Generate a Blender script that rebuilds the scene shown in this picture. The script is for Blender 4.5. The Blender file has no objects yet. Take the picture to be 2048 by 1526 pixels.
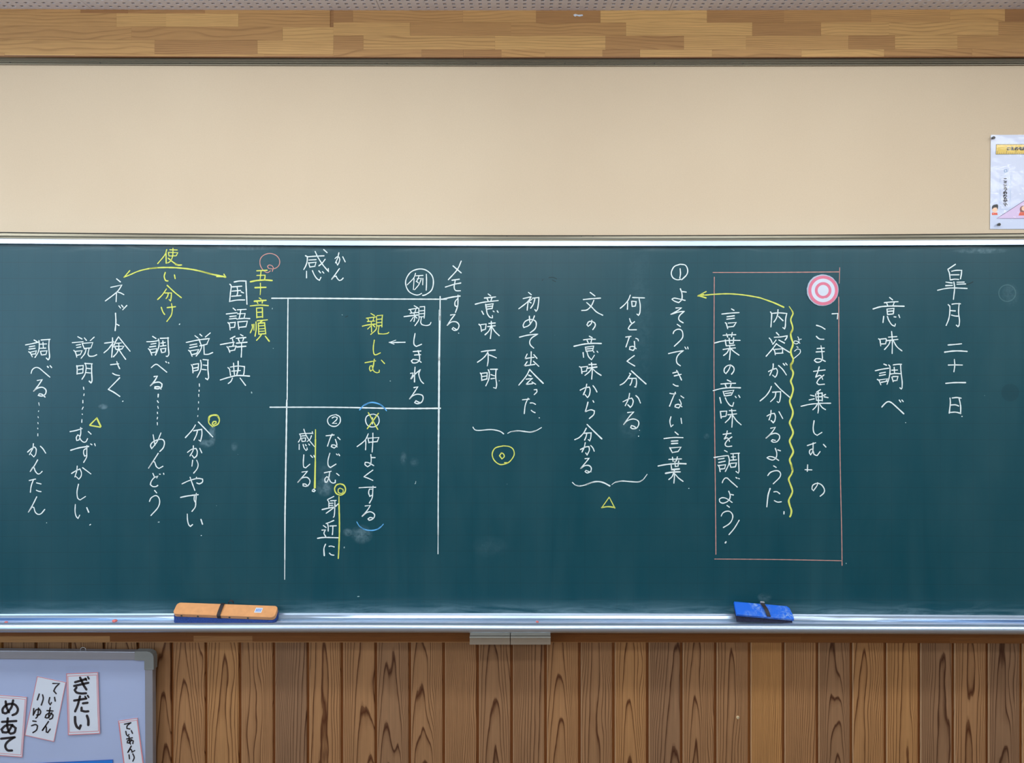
import bpy, bmesh, math, random
from mathutils import Vector, Matrix

# ------------------------------------------------------------------ camera, world, lights, exposure
S = bpy.context.scene
COL = S.collection
F, CX, HY, CZ = 1500.0, 1050.0, 690.0, 1.75      # focal length in px, principal point, eye height
cam = bpy.data.cameras.new('camera'); camo = bpy.data.objects.new('camera', cam); COL.objects.link(camo)
cam.sensor_fit = 'HORIZONTAL'; cam.sensor_width = 36.0
cam.lens = F / 2048 * 36.0
cam.shift_x = (1024 - CX) / 2048; cam.shift_y = (HY - 763) / 2048
cam.clip_start = 0.05; cam.clip_end = 60
camo.location = (0, 0, CZ); camo.rotation_euler = (math.radians(90), 0, 0)
S.camera = camo
S.view_settings.view_transform = 'Standard'; S.view_settings.look = 'None'
S.view_settings.gamma = 1.0; S.view_settings.use_curve_mapping = False
S.view_settings.exposure = -0.20
w = bpy.data.worlds.new('world'); S.world = w; w.use_nodes = True
w.node_tree.nodes['Background'].inputs[0].default_value = (0.55, 0.72, 1.0, 1)
w.node_tree.nodes['Background'].inputs[1].default_value = 1.2

YW = 2.50            # front wall plane
XL, XR, YB = -4.3, 4.1, -6.0
def area(name, loc, rot, sx, sy, e, col):
    l = bpy.data.lights.new(name, 'AREA'); l.shape = 'RECTANGLE'; l.size = sx; l.size_y = sy
    l.energy = e; l.color = col
    o = bpy.data.objects.new(name, l); COL.objects.link(o); o.location = loc; o.rotation_euler = rot
    return o
LAMPS = []           # (x, y, energy) of every ceiling lamp; the fittings are built further down
for x in (-2.7, -0.9, 0.9, 2.7): LAMPS.append((x, 1.36, 13.0))
for y in (0.1, -1.9, -3.9):
    for x in (-2.7, 0.0, 2.7): LAMPS.append((x, y, 15.5))
ZL = 2.76
LCOL = (0.93, 0.97, 1.0)
for x, y, e in LAMPS:
    area('lamp_or_added_light', (x, y, ZL - 0.035), (0, 0, 0), 1.2, 0.16, e*(.8 if y > 1 else .6), LCOL)
    area('lamp_or_added_light', (x, y + .1, ZL - 0.005), (math.radians(58), 0, 0), 1.2, 0.07, e*(.30 if y > 1 else .42), LCOL)      # sideways tube light, added tilted at the front wall to brighten its top
for y in (-4.2, -1.6, 0.9):
    area('window_light', (XL - 0.02, y, 1.75), (0, math.radians(-90), 0), 1.5, 1.9, 30.0, (0.66, 0.84, 1.0))

# ------------------------------------------------------------------ helpers
def at(u, v, Y):
    return Vector(((u - CX) / F * Y, Y, CZ - (v - HY) / F * Y))
def quad3(L, M, R, u):
    t = (max(-420, min(2460, u)) - 1024) / 1024.0
    return M + (R - L) / 2 * t + ((L + R) / 2 - M) * t * t
YBOARD = 2.45
def yb(x):                                    # the writing surface is slightly concave
    return YBOARD - 0.020 * min(1.9, (x / 1.75) ** 2)
def on_board(u, v, off=0.0):
    Y = YBOARD
    for _ in range(4): Y = yb((u - CX) / F * Y)
    return at(u, v, Y - off)

def tag(o, label=None, cat=None, group=None, kind=None):
    if label: o['label'] = label
    if cat: o['category'] = cat
    if group: o['group'] = group
    if kind: o['kind'] = kind
    return o
def empty(name, loc=(0, 0, 0)):
    o = bpy.data.objects.new(name, None); COL.objects.link(o); o.location = loc; o.empty_display_size = 0.05
    return o
def link(name, me, mats, parent=None, loc=None):
    o = bpy.data.objects.new(name, me); COL.objects.link(o)
    if mats is not None:
        if not isinstance(mats, (list, tuple)): mats = [mats]
        if not me.materials:
            for m in mats: me.materials.append(m)
    if loc is not None: o.location = loc
    if parent is not None:
        o.parent = parent
        if loc is None:                       # mesh data is in world coordinates
            q = parent; off = Vector()
            while q is not None: off += Vector(q.location); q = q.parent
            o.location = -off
    return o
def mesh(name, verts, faces, smooth=False):
    me = bpy.data.meshes.new(name); me.from_pydata([tuple(v) for v in verts], [], faces); me.update()
    if smooth:
        for p in me.polygons: p.use_smooth = True
    return me
class MB:
    def __init__(s): s.v = []; s.f = []
    def add(s, vs, fs):
        n = len(s.v); s.v += [tuple(v) for v in vs]; s.f += [tuple(i + n for i in f) for f in fs]
    def box(s, x0, x1, y0, y1, z0, z1):
        s.add([(x0,y0,z0),(x1,y0,z0),(x1,y1,z0),(x0,y1,z0),(x0,y0,z1),(x1,y0,z1),(x1,y1,z1),(x0,y1,z1)],
              [(0,3,2,1),(4,5,6,7),(0,1,5,4),(1,2,6,5),(2,3,7,6),(3,0,4,7)])
    def prism(s, front, dy):                  # polygon of points, extruded in +Y
        n = len(front); b = [(p[0], p[1] + dy, p[2]) for p in front]
        s.add(list(front) + b, [tuple(range(n)), tuple(range(2*n-1, n-1, -1))] + [(i, i+n, (i+1)%n+n, (i+1)%n) for i in range(n)])
    def cyl(s, p0, p1, r0, r1=None, n=14):
        p0 = Vector(p0); p1 = Vector(p1); r1 = r0 if r1 is None else r1
        d = (p1 - p0).normalized(); a = d.orthogonal().normalized(); b = d.cross(a)
        vs = [p0 + (a*math.cos(t)+b*math.sin(t))*r0 for t in [2*math.pi*i/n for i in range(n)]]
        vs += [p1 + (a*math.cos(t)+b*math.sin(t))*r1 for t in [2*math.pi*i/n for i in range(n)]]
        s.add(vs, [(i, (i+1)%n, (i+1)%n+n, i+n) for i in range(n)] + [tuple(range(n-1,-1,-1)), tuple(range(n, 2*n))])
    def build(s, name, mat, parent=None, smooth=False, bevel=0.0, seg=2, loc=None):
        me = mesh(name, s.v, s.f, smooth)
        if bevel:
            bm = bmesh.new(); bm.from_mesh(me)
            bmesh.ops.bevel(bm, geom=list(bm.edges), offset=bevel, segments=seg, profile=0.5, affect='EDGES')
            bm.to_mesh(me); bm.free()
        bm = bmesh.new(); bm.from_mesh(me); bmesh.ops.recalc_face_normals(bm, faces=bm.faces); bm.to_mesh(me); bm.free()
        if smooth and bevel:
            for p in me.polygons: p.use_smooth = True
        return link(name, me, mat, parent, loc)
def rbox(p0, u, v, w, r=0.0, n=4, chamf=None):
    """slab with rounded plan corners: origin p0, edge vectors u (length), v (depth), thickness w"""
    lu, lv = u.length, v.length; eu, ev = u.normalized(), v.normalized()
    pts = []
    for cx, cy, a0 in ((r, r, 180), (lu - r, r, 270), (lu - r, lv - r, 0), (r, lv - r, 90)):
        for i in range(n + 1):
            a = math.radians(a0 + 90 * i / n)
            pts.append((cx + r*math.cos(a), cy + r*math.sin(a)))
    k = len(pts); layers = []
    ch = chamf or 0
    lay = [(0, 0), (1, 0)] if not ch else [(0, 0), (1 - ch / w.length, 0), (1, ch)]
    cxm, cym = lu/2, lv/2
    for t, ins in lay:
        row = []
        for a, b in pts:
            fa = (a - cxm) * (1 - ins / (lu/2)) + cxm; fb = (b - cym) * (1 - ins / (lv/2)) + cym
            row.append(p0 + eu*fa + ev*fb + w*t)
        layers.append(row)
    vs = [p for row in layers for p in row]; fs = [tuple(range(k-1, -1, -1))]
    for L in range(len(layers)-1):
        for i in range(k): fs.append((L*k+i, L*k+(i+1)%k, (L+1)*k+(i+1)%k, (L+1)*k+i))
    fs.append(tuple(range((len(layers)-1)*k, len(layers)*k)))
    return vs, fs

def sweep(name, rows, mat, parent, u0=-420, u1=2460, n=49, closed=True, smooth=False, bow=False):
    """cross-section rows = (vL, vM, vR, Y): image rows at left, middle, right of the frame, at depth Y"""
    vs = []; k = len(rows); fs = []
    for i in range(n):
        u = u0 + (u1 - u0) * i / (n - 1)
        for (a, b, c, Y, *fl) in rows:
            YY = Y
            if bow or fl: YY = Y - (YBOARD - yb((u - CX)/F*Y))
            p = at(u, quad3(a, b, c, u), YY); vs.append(p)
    for i in range(n - 1):
        for j in range(k if closed else k - 1):
            fs.append((i*k+j, i*k+(j+1)%k, (i+1)*k+(j+1)%k, (i+1)*k+j))
    if closed: fs += [tuple(range(k)), tuple(range(n*k-1, (n-1)*k-1, -1))]
    me = mesh(name, vs, fs, smooth)
    bm = bmesh.new(); bm.from_mesh(me); bmesh.ops.recalc_face_normals(bm, faces=bm.faces); bm.to_mesh(me); bm.free()
    if smooth:
        for p in me.polygons: p.use_smooth = True
        me.set_sharp_from_angle(angle=math.radians(28))
    return link(name, me, mat, parent)

# ------------------------------------------------------------------ materials
class NT:
    def __init__(s, name):
        s.m = bpy.data.materials.new(name); s.m.use_nodes = True; s.t = s.m.node_tree
        s.b = s.t.nodes['Principled BSDF']
    def n(s, typ, **kw):
        nd = s.t.nodes.new(typ)
        for k, v in kw.items():
            if k.startswith('i_'):
                key = k[2:]; nd.inputs[int(key) if key.isdigit() else key.replace('_', ' ')].default_value = v
            else: setattr(nd, k, v)
        return nd
    def l(s, a, b): s.t.links.new(a, b)
    def put(s, val, sock):
        if hasattr(val, 'is_output'): s.l(val, sock)
        else: sock.default_value = val
    def math(s, op, a, b=0.0, c=0.0, clamp=False):
        nd = s.n('ShaderNodeMath', operation=op); nd.use_clamp = clamp
        s.put(a, nd.inputs[0]); s.put(b, nd.inputs[1]); s.put(c, nd.inputs[2]); return nd.outputs[0]
    def mix(s, f, a, b, mode='MIX'):
        nd = s.n('ShaderNodeMix', data_type='RGBA', blend_type=mode)
        s.put(f, nd.inputs[0]); s.put(a, nd.inputs[6]); s.put(b, nd.inputs[7]); return nd.outputs[2]
    def coord(s, which='Object', scale=(1, 1, 1), loc=(0, 0, 0), rot=(0, 0, 0)):
        tc = s.n('ShaderNodeTexCoord'); mp = s.n('ShaderNodeMapping')
        mp.inputs['Scale'].default_value = scale; mp.inputs['Location'].default_value = loc; mp.inputs['Rotation'].default_value = rot
        s.l(tc.outputs[which], mp.inputs[0]); return mp.outputs[0]
    def noise(s, vec, scale, detail=2.0, rough=0.5, dist=0.0):
        nd = s.n('ShaderNodeTexNoise'); s.l(vec, nd.inputs['Vector'])
        nd.inputs['Scale'].default_value = scale; nd.inputs['Detail'].default_value = detail
        nd.inputs['Roughness'].default_value = rough; nd.inputs['Distortion'].default_value = dist
        return nd.outputs['Fac']
    def ramp(s, f, stops):
        nd = s.n('ShaderNodeValToRGB'); s.l(f, nd.inputs[0]); e = nd.color_ramp.elements
        while len(e) < len(stops): e.new(0.5)
        for i, (p, c) in enumerate(stops):
            e[i].position = p; e[i].color = (c, c, c, 1) if isinstance(c, (int, float)) else tuple(c) + (1,)
        return nd.outputs[0]
    def bump(s, h, strength, dist):
        nd = s.n('ShaderNodeBump'); s.l(h, nd.inputs['Height'])
        nd.inputs['Strength'].default_value = strength; nd.inputs['Distance'].default_value = dist
        s.l(nd.outputs[0], s.b.inputs['Normal'])
    def set(s, col=None, rough=None, metal=None, spec=None):
        if col is not None: s.put(col if hasattr(col, 'is_output') else tuple(col) + (1,), s.b.inputs['Base Color'])
        if rough is not None: s.put(rough, s.b.inputs['Roughness'])
        if metal is not None: s.b.inputs['Metallic'].default_value = metal
        if spec is not None: s.b.inputs['Specular IOR Level'].default_value = spec
        return s.m
def srgb(r, g, b):
    f = lambda c: (c/255/12.92) if c/255 <= 0.04045 else ((c/255 + 0.055)/1.055) ** 2.4
    return (f(r), f(g), f(b))

def plain(name, col, rough=0.5, metal=0.0, spec=0.5, vary=0.06, scale=30):
    t = NT(name); nz = t.noise(t.coord('Object'), scale, 3)
    c = t.mix(t.ramp(nz, [(0.3, 0.0), (0.7, 1.0)]), tuple(x*(1-vary) for x in col) + (1,), tuple(min(1, x*(1+vary)) for x in col) + (1,))
    return t.set(c, rough, metal, spec)

# colours of the wooden pieces come through the object colour (a number per piece: tone, grain centre, ring spacing, seed)
PW_ = 67.62 / F * YW
def wood_plank():
    t = NT('cedar_plank'); oi = t.n('ShaderNodeObjectInfo')
    sep = t.n('ShaderNodeSeparateColor'); t.l(oi.outputs['Color'], sep.inputs[0])
    tone, cen, ring = sep.outputs[0], sep.outputs[1], sep.outputs[2]
    seed = t.math('MULTIPLY', oi.outputs['Random'], 37.0)
    tc = t.n('ShaderNodeTexCoord'); xyz = t.n('ShaderNodeSeparateXYZ'); t.l(tc.outputs['Object'], xyz.inputs[0])
    x, z = xyz.outputs[0], xyz.outputs[2]
    # low frequency wander of the grain
    cb = t.n('ShaderNodeCombineXYZ'); t.l(t.math('MULTIPLY', x, 14.0), cb.inputs[0]); t.l(seed, cb.inputs[1]); t.l(t.math('MULTIPLY', z, 2.6), cb.inputs[2])
    n1 = t.math('SUBTRACT', t.noise(cb.outputs[0], 1.0, 1.5, 0.45), 0.5)
    cb2 = t.n('ShaderNodeCombineXYZ'); t.l(t.math('MULTIPLY', x, 60.0), cb2.inputs[0]); t.l(seed, cb2.inputs[1]); t.l(t.math('MULTIPLY', z, 9.0), cb2.inputs[2])
    n2 = t.math('SUBTRACT', t.noise(cb2.outputs[0], 1.0, 2, 0.5), 0.5)
    c0 = t.math('MULTIPLY_ADD', cen, 0.30, -0.15)               # grain centre, metres from the plank's middle
    dx = t.math('ADD', t.math('SUBTRACT', x, c0), t.math('MULTIPLY', n1, 0.055))
    a = t.math('MULTIPLY_ADD', ring, 3600.0, 500.0)
    q = t.math('DIVIDE', t.math('MULTIPLY', t.math('MULTIPLY', dx, dx), a), t.math('MULTIPLY_ADD', t.math('ABSOLUTE', c0), 13.0, 1.0))
    Fv = t.math('ADD', q, t.math('MULTIPLY', z, t.math('MULTIPLY_ADD', t.math('SINE', seed), 2.5, 3.5)))
    Fv = t.math('ADD', Fv, t.math('MULTIPLY', n1, 2.6)); Fv = t.math('ADD', Fv, t.math('MULTIPLY', n2, 0.35))
    Fv = t.math('ADD', Fv, seed)
    fr = t.math('FRACT', Fv)
    line = t.ramp(fr, [(0.0, 0.35), (0.05, 0.0), (0.60, 0.04), (0.82, 0.30), (0.92, 1.0), (1.0, 0.70)])
    fine = t.noise(t.coord('Object', (260, 1, 3.0)), 1.0, 3, 0.6)
    light = t.ramp(tone, [(0.0, srgb(134, 106, 84)), (0.5, srgb(168, 126, 86)), (1.0, srgb(200, 148, 86))])
    dark = t.ramp(tone, [(0.0, srgb(62, 34, 20)), (1.0, srgb(98, 50, 16))])
    c = t.mix(t.math('MULTIPLY', line, 1.0), light, dark)
    c = t.mix(0.6, c, t.mix(1.0, c, t.ramp(fine, [(0.25, 0.58), (0.75, 1.22)]), 'MULTIPLY'))
    blt = t.noise(t.coord('Object', (12, 1, 4), (0, 0, 3)), 1.0, 3, 0.6)
    c = t.mix(0.6, c, t.mix(1.0, c, t.ramp(blt, [(0.3, 0.80), (0.7, 1.12)]), 'MULTIPLY'))
    # browner tone on the recessed tongue, paler strip on the arris beside it
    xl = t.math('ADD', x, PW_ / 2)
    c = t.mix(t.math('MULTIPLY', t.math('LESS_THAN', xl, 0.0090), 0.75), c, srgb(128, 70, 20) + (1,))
    c = t.mix(t.math('MULTIPLY', t.math('MULTIPLY', t.math('GREATER_THAN', xl, 0.0090), t.math('LESS_THAN', xl, 0.0115)), 0.5), c, srgb(212, 178, 140) + (1,))
    # pale scuffs
    sc = t.noise(t.coord('Object', (90, 90, 40)), 1.0, 1, 0.4)
    c = t.mix(t.ramp(sc, [(0.80, 0.0), (0.84, 0.5)]), c, srgb(215, 180, 135) + (1,))
    t.bump(t.math('SUBTRACT', 1.0, line), 0.25, 0.0006)
    return t.set(c, 0.48, 0, 0.35)
def wood_block():
    t = NT('laminated_wood'); oi = t.n('ShaderNodeObjectInfo')
    sep = t.n('ShaderNodeSeparateColor'); t.l(oi.outputs['Color'], sep.inputs[0])
    tone, cen, ring = sep.outputs[0], sep.outputs[1], sep.outputs[2]
    seed = t.math('MULTIPLY', oi.outputs['Random'], 53.0)
    tc = t.n('ShaderNodeTexCoord'); xyz = t.n('ShaderNodeSeparateXYZ'); t.l(tc.outputs['Object'], xyz.inputs[0])
    x, z = xyz.outputs[0], xyz.outputs[2]
    cb = t.n('ShaderNodeCombineXYZ'); t.l(t.math('MULTIPLY', x, 3.0), cb.inputs[0]); t.l(seed, cb.inputs[1]); t.l(t.math('MULTIPLY', z, 14.0), cb.inputs[2])
    n1 = t.math('SUBTRACT', t.noise(cb.outputs[0], 1.0, 1.5, 0.5), 0.5)
    zz = t.math('ADD', z, t.math('MULTIPLY', x, t.math('MULTIPLY_ADD', cen, 0.16, -0.08)))
    Fv = t.math('ADD', t.math('MULTIPLY', zz, t.math('MULTIPLY_ADD', ring, 140.0, 50.0)), t.math('MULTIPLY', n1, 5.0))
    fr = t.math('FRACT', t.math('ADD', Fv, seed))
    line = t.ramp(fr, [(0.0, 0.2), (0.1, 0.0), (0.6, 0.05), (0.92, 1.0), (1.0, 0.4)])
    cb3 = t.n('ShaderNodeCombineXYZ'); t.l(t.math('MULTIPLY', x, 9.0), cb3.inputs[0]); t.l(seed, cb3.inputs[1]); t.l(t.math('MULTIPLY', z, 260.0), cb3.inputs[2])
    fine = t.noise(cb3.outputs[0], 1.0, 3, 0.6)
    light = t.ramp(tone, [(0.0, srgb(126, 78, 36)), (0.22, srgb(166, 122, 78)), (0.55, srgb(198, 154, 98)), (1.0, srgb(220, 178, 114))])
    c = t.mix(t.math('MULTIPLY', line, t.math('MULTIPLY_ADD', n1, 0.9, 0.30), clamp=True), light, srgb(112, 68, 32) + (1,))
    c = t.mix(0.40, c, t.mix(1.0, c, t.ramp(fine, [(0.25, 0.66), (0.75, 1.25)]), 'MULTIPLY'))
    return t.set(c, 0.42, 0, 0.4)
def board_mat():
    t = NT('green_chalkboard'); tc = t.n('ShaderNodeTexCoord'); xyz = t.n('ShaderNodeSeparateXYZ'); t.l(tc.outputs['Object'], xyz.inputs[0])
    x, z = xyz.outputs[0], xyz.outputs[2]
    def grid(c, c0, p):
        f = t.math('FRACT', t.math('ADD', t.math('DIVIDE', t.math('SUBTRACT', c, c0), p), 0.5))
        return t.math('LESS_THAN', t.math('ABSOLUTE', t.math('SUBTRACT', f, 0.5)), 0.016)
    g = t.math('MAXIMUM', t.math('MULTIPLY', grid(x, 1.088, 0.0525), 0.55), grid(z, 1.809, 0.0523))
    base = srgb(0, 69, 83) + (1,)
    c = t.mix(t.math('MULTIPLY', g, 0.40), base, srgb(8, 42, 50) + (1,))
    # erased chalk: broad vertical and soft cloudy wipes
    wv = t.noise(t.coord('Object', (7, 1, 1.3)), 1.0, 4, 0.62, 0.3)
    dust = t.ramp(wv, [(0.35, 0.0), (0.75, 1.0)])
    wc = t.noise(t.coord('Object', (2.2, 1, 2.6), (3, 0, 1)), 1.0, 5, 0.6, 0.6)
    dust = t.math('MULTIPLY', dust, t.ramp(wc, [(0.3, 0.3), (0.7, 1.0)]))
    c = t.mix(t.math('MULTIPLY', dust, 0.05), c, srgb(150, 190, 190) + (1,))
    # dust heaped along the tray
    hz = t.math('SUBTRACT', z, CZ - (1228 - HY)/F*2.44)
    st = t.noise(t.coord('Object', (5, 1, 42), (0, 0, 4), (0, math.radians(2), 0)), 1.0, 5, 0.65, 0.8)
    e = t.math('POWER', t.math('SUBTRACT', 1.0, t.math('DIVIDE', hz, 0.06), clamp=True), 2.0)
    hm = t.math('MULTIPLY', e, t.ramp(st, [(0.36, 0.0), (0.66, 1.0)]))
    c = t.mix(t.math('MULTIPLY', hm, 0.5), c, srgb(140, 172, 185) + (1,))
    zt = t.math('SUBTRACT', CZ - (492 - HY)/F*2.44, z)
    e2 = t.math('POWER', t.math('SUBTRACT', 1.0, t.math('DIVIDE', zt, 0.03), clamp=True), 2.0)
    c = t.mix(t.math('MULTIPLY', t.math('MULTIPLY', e2, t.ramp(st, [(0.45, 0.0), (0.7, 1.0)])), 0.4), c, srgb(140, 165, 170) + (1,))
    # single smudges of half wiped chalk, and one tall reflection streak painted in: (u, v, ru, rv, strength)
    gr = t.noise(t.coord('Object', (60, 1, 60)), 1.0, 4, 0.65, 0.5)
    grm = t.ramp(gr, [(0.38, 0.15), (0.68, 1.0)])
    tot = None
    for (u, v, ru, rv, k) in ((648, 975, 14, 16, 0.30), (694, 1066, 8, 7, 0.32), (722, 1070, 18, 16, 0.28), (424, 868, 6, 20, 0.34), (412, 887, 12, 7, 0.30),
                              (207, 813, 8, 5, 0.35), (468, 893, 6, 8, 0.18), (806, 918, 6, 12, 0.16), (828, 925, 8, 8, 0.12), (2018, 590, 14, 20, 0.10), (1414, 873, 5, 5, 0.14),
                              (500, 493, 70, 6, 0.22), (1960, 502, 45, 5, 0.25), (650, 945, 18, 22, 0.08), (1530, 1196, 12, 8, 0.16), (980, 1095, 30, 18, 0.05), (1280, 640, 24, 150, 0.05), (1262, 850, 20, 26, 0.08)):
        p = at(u, v, 2.44); a = t.math('DIVIDE', t.math('SUBTRACT', x, p.x), ru*2.44/F); b = t.math('DIVIDE', t.math('SUBTRACT', z, p.z), rv*2.44/F)
        d = t.math('ADD', t.math('MULTIPLY', a, a), t.math('MULTIPLY', b, b))
        m = t.math('MULTIPLY', t.math('SUBTRACT', 1.0, t.math('MULTIPLY', d, 0.6), clamp=True), k)
        tot = m if tot is None else t.math('ADD', tot, m)
    c = t.mix(t.math('MULTIPLY', tot, grm, clamp=True), c, srgb(170, 205, 220) + (1,))
    for (u, v, r_, colr, ring_) in ((2012, 586.5, 16.5, srgb(120, 160, 165), True), (2018, 785, 17.5, srgb(2, 52, 64), False)):
        p = at(u, v, 2.44); ddx = t.math('SUBTRACT', x, p.x); ddz = t.math('SUBTRACT', z, p.z); rr_ = r_*2.44/F
        dd = t.math('SQRT', t.math('ADD', t.math('MULTIPLY', ddx, ddx), t.math('MULTIPLY', ddz, ddz)))
        if ring_: m = t.math('MULTIPLY', t.math('LESS_THAN', t.math('ABSOLUTE', t.math('SUBTRACT', dd, rr_)), 0.0016), 0.22)
        else: m = t.math('MULTIPLY', t.math('LESS_THAN', dd, rr_), 0.35)
        c = t.mix(m, c, colr + (1,))
    # small specks of chalk
    sp = t.n('ShaderNodeTexVoronoi'); sp.inputs['Scale'].default_value = 9.0; t.l(t.coord('Object', (1, 0, 1)), sp.inputs['Vector'])
    c = t.mix(t.math('MULTIPLY', t.math('LESS_THAN', sp.outputs['Distance'], 0.010), 0.5), c, srgb(190, 215, 220) + (1,))
    t.bump(t.noise(t.coord('Object'), 900, 2), 0.06, 0.0004)
    return t.set(c, t.math('MULTIPLY_ADD', wv, 0.10, 0.30), 0, 0.44)

M = {}
M['plank'] = wood_plank(); M['block'] = wood_block(); M['board'] = board_mat()
def alu(name, col, rough, metal=0.85):
    t = NT(name); nz = t.noise(t.coord('Object', (3, 60, 60)), 1.0, 3, 0.6)
    c = t.mix(t.ramp(nz, [(0.3, 0.0), (0.7, 1.0)]), tuple(x*0.97 for x in col) + (1,), tuple(col) + (1,))
    return t.set(c, t.math('MULTIPLY_ADD', nz, 0.03, rough - 0.015), metal, 0.5)
M['alu'] = alu('brushed_aluminium', (0.54, 0.67, 0.84), 0.34)
M['alu_rail'] = alu('anodised_rail', (0.27, 0.25, 0.19), 0.38)
M['alu_drawer'] = alu('drawer_aluminium', (0.5, 0.5, 0.45), 0.36)
def tray_mat():
    t = NT('dusty_tray'); nz = t.noise(t.coord('Object', (9, 60, 60)), 1.0, 4, 0.65)
    c = t.mix(t.ramp(nz, [(0.42, 0.0), (0.7, 0.7)]), (0.50, 0.60, 0.80, 1), (0.80, 0.80, 0.80, 1))
    n2 = t.noise(t.coord('Object', (2.5, 90, 90), (5, 0, 0)), 1.0, 4, 0.7)
    c = t.mix(t.ramp(n2, [(0.60, 0.0), (0.72, 0.55)]), c, (0.80, 0.45, 0.36, 1))
    return t.set(c, 0.42, 0.45, 0.5)
M['tray_floor'] = tray_mat()
def wallpaper():
    t = NT('beige_pin_panel'); n1 = t.noise(t.coord('Object', (1, 1, 1)), 260, 3, 0.6); n2 = t.noise(t.coord('Object', (1.3, 1, 1.0)), 1.2, 3)
    c = t.mix(t.ramp(n2, [(0.3, 0.0), (0.7, 1.0)]), srgb(213, 195, 169) + (1,), srgb(219, 202, 176) + (1,))
    c = t.mix(t.ramp(n1, [(0.35, 0.0), (0.65, 0.10)]), c, srgb(180, 160, 132) + (1,))
    v = t.n('ShaderNodeTexVoronoi'); v.inputs['Scale'].default_value = 5.0; t.l(t.coord('Object', (1, 0, 1)), v.inputs['Vector'])
    c = t.mix(t.math('MULTIPLY', t.math('LESS_THAN', v.outputs['Distance'], 0.006), 0.5), c, srgb(150, 110, 80) + (1,))
    t.bump(n1, 0.25, 0.0004)
    return t.set(c, 0.75, 0, 0.25)
M['panel'] = wallpaper()
M['ceiling'] = plain('perforated_board', srgb(230, 230, 238), 0.85, spec=0.2, vary=0.03)
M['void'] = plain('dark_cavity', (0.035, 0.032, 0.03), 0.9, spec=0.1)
M['wall'] = plain('off_white_wall', srgb(205, 200, 188), 0.8, spec=0.2, vary=0.03)
M['floor'] = plain('wooden_floor', srgb(118, 84, 50), 0.45, vary=0.2, scale=6)
def chalk(name, col):
    t = NT(name); nz = t.noise(t.coord('Object', (1, 0, 1)), 520, 3, 0.7)
    c = t.mix(t.ramp(nz, [(0.30, 0.0), (0.55, 1.0)]), tuple(x*0.74 + y*0.26 for x, y in zip(col, srgb(40, 100, 105))) + (1,), tuple(col) + (1,))
    return t.set(c, 0.9, 0, 0.1)
M['c_w'] = chalk('white_chalk', (0.82, 0.94, 0.96)); M['c_y'] = chalk('yellow_chalk', (0.74, 0.82, 0.17))
M['c_p'] = chalk('pink_chalk', (0.66, 0.34, 0.30)); M['c_b'] = chalk('blue_chalk', (0.14, 0.48, 0.92)); M['c_f'] = chalk('faint_chalk', (0.36, 0.50, 0.52))
M['c_k'] = plain('dark_scuff', srgb(14, 46, 52), 0.7)
M['rubber'] = plain('black_strap', (0.022, 0.018, 0.022), 0.6)
M['orange'] = plain('orange_plastic', srgb(224, 160, 104), 0.5, vary=0.06, scale=60)
def dusty_blue():
    t = NT('blue_plastic'); n = t.noise(t.coord('Object', (1, 1, 1)), 90, 4, 0.7, 0.6); n2 = t.noise(t.coord('Object'), 14, 2)
    m = t.math('MULTIPLY', t.ramp(n, [(0.45, 0.0), (0.62, 1.0)]), t.ramp(n2, [(0.42, 0.0), (0.62, 0.75)]))
    return t.set(t.mix(m, srgb(10, 104, 226) + (1,), srgb(150, 185, 225) + (1,)), 0.4, 0, 0.5)
M['blue'] = dusty_blue()
M['paper'] = plain('laminated_paper', srgb(206, 216, 240), 0.35, vary=0.02, scale=4)
M['felt_blue'] = plain('blue_felt', srgb(38, 66, 132), 0.95, vary=0.3, scale=300)
M['felt_dark'] = plain('dark_corduroy', srgb(38, 40, 62), 0.95, vary=0.4, scale=300)
M['rivet'] = plain('green_rivet', srgb(30, 60, 58), 0.4)
M['white'] = plain('white_print', (0.66, 0.74, 0.86), 0.5, vary=0.02)
M['pinkprint'] = plain('pink_print', srgb(222, 122, 150), 0.4, vary=0.05)
M['rose'] = plain('rose_border', srgb(214, 130, 138), 0.45, vary=0.04)
M['ink'] = plain('black_ink', (0.012, 0.012, 0.02), 0.5)
M['cardblue'] = plain('blue_print', srgb(20, 120, 215), 0.4)
M['yellowprint'] = plain('yellow_print', srgb(226, 192, 62), 0.35, vary=0.04)
M['lilac'] = plain('lilac_print', srgb(218, 196, 232), 0.35, vary=0.02)
M['purple'] = plain('purple_line', srgb(80, 66, 120), 0.4)
M['skin'] = plain('printed_skin', srgb(245, 205, 175), 0.4); M['hair'] = plain('printed_hair', srgb(50, 50, 54), 0.4)
M['brownhair'] = plain('printed_brown_hair', srgb(140, 90, 90), 0.4); M['redshirt'] = plain('printed_red', srgb(226, 96, 70), 0.4)
M['paleblue'] = plain('printed_pale_blue', srgb(120, 170, 215), 0.4)
M['wb'] = plain('whiteboard_enamel', srgb(164, 180, 216), 0.24, vary=0.03, scale=4)
M['wbframe'] = alu('whiteboard_frame', (0.36, 0.39, 0.46), 0.40, 0.6); M['wbcap'] = plain('grey_corner_plastic', srgb(128, 134, 134), 0.45)
M['brass'] = plain('dull_brass', (0.45, 0.36, 0.20), 0.35, 0.8); M['steel'] = plain('dull_steel', (0.4, 0.4, 0.4), 0.35, 0.9)
M['screw'] = plain('bright_brass', (0.75, 0.62, 0.38), 0.4, 0.3)
M['pin'] = plain('dark_pin', (0.05, 0.05, 0.05), 0.35)
M['stubpink'] = plain('pink_stub', srgb(225, 120, 115), 0.9)
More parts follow.
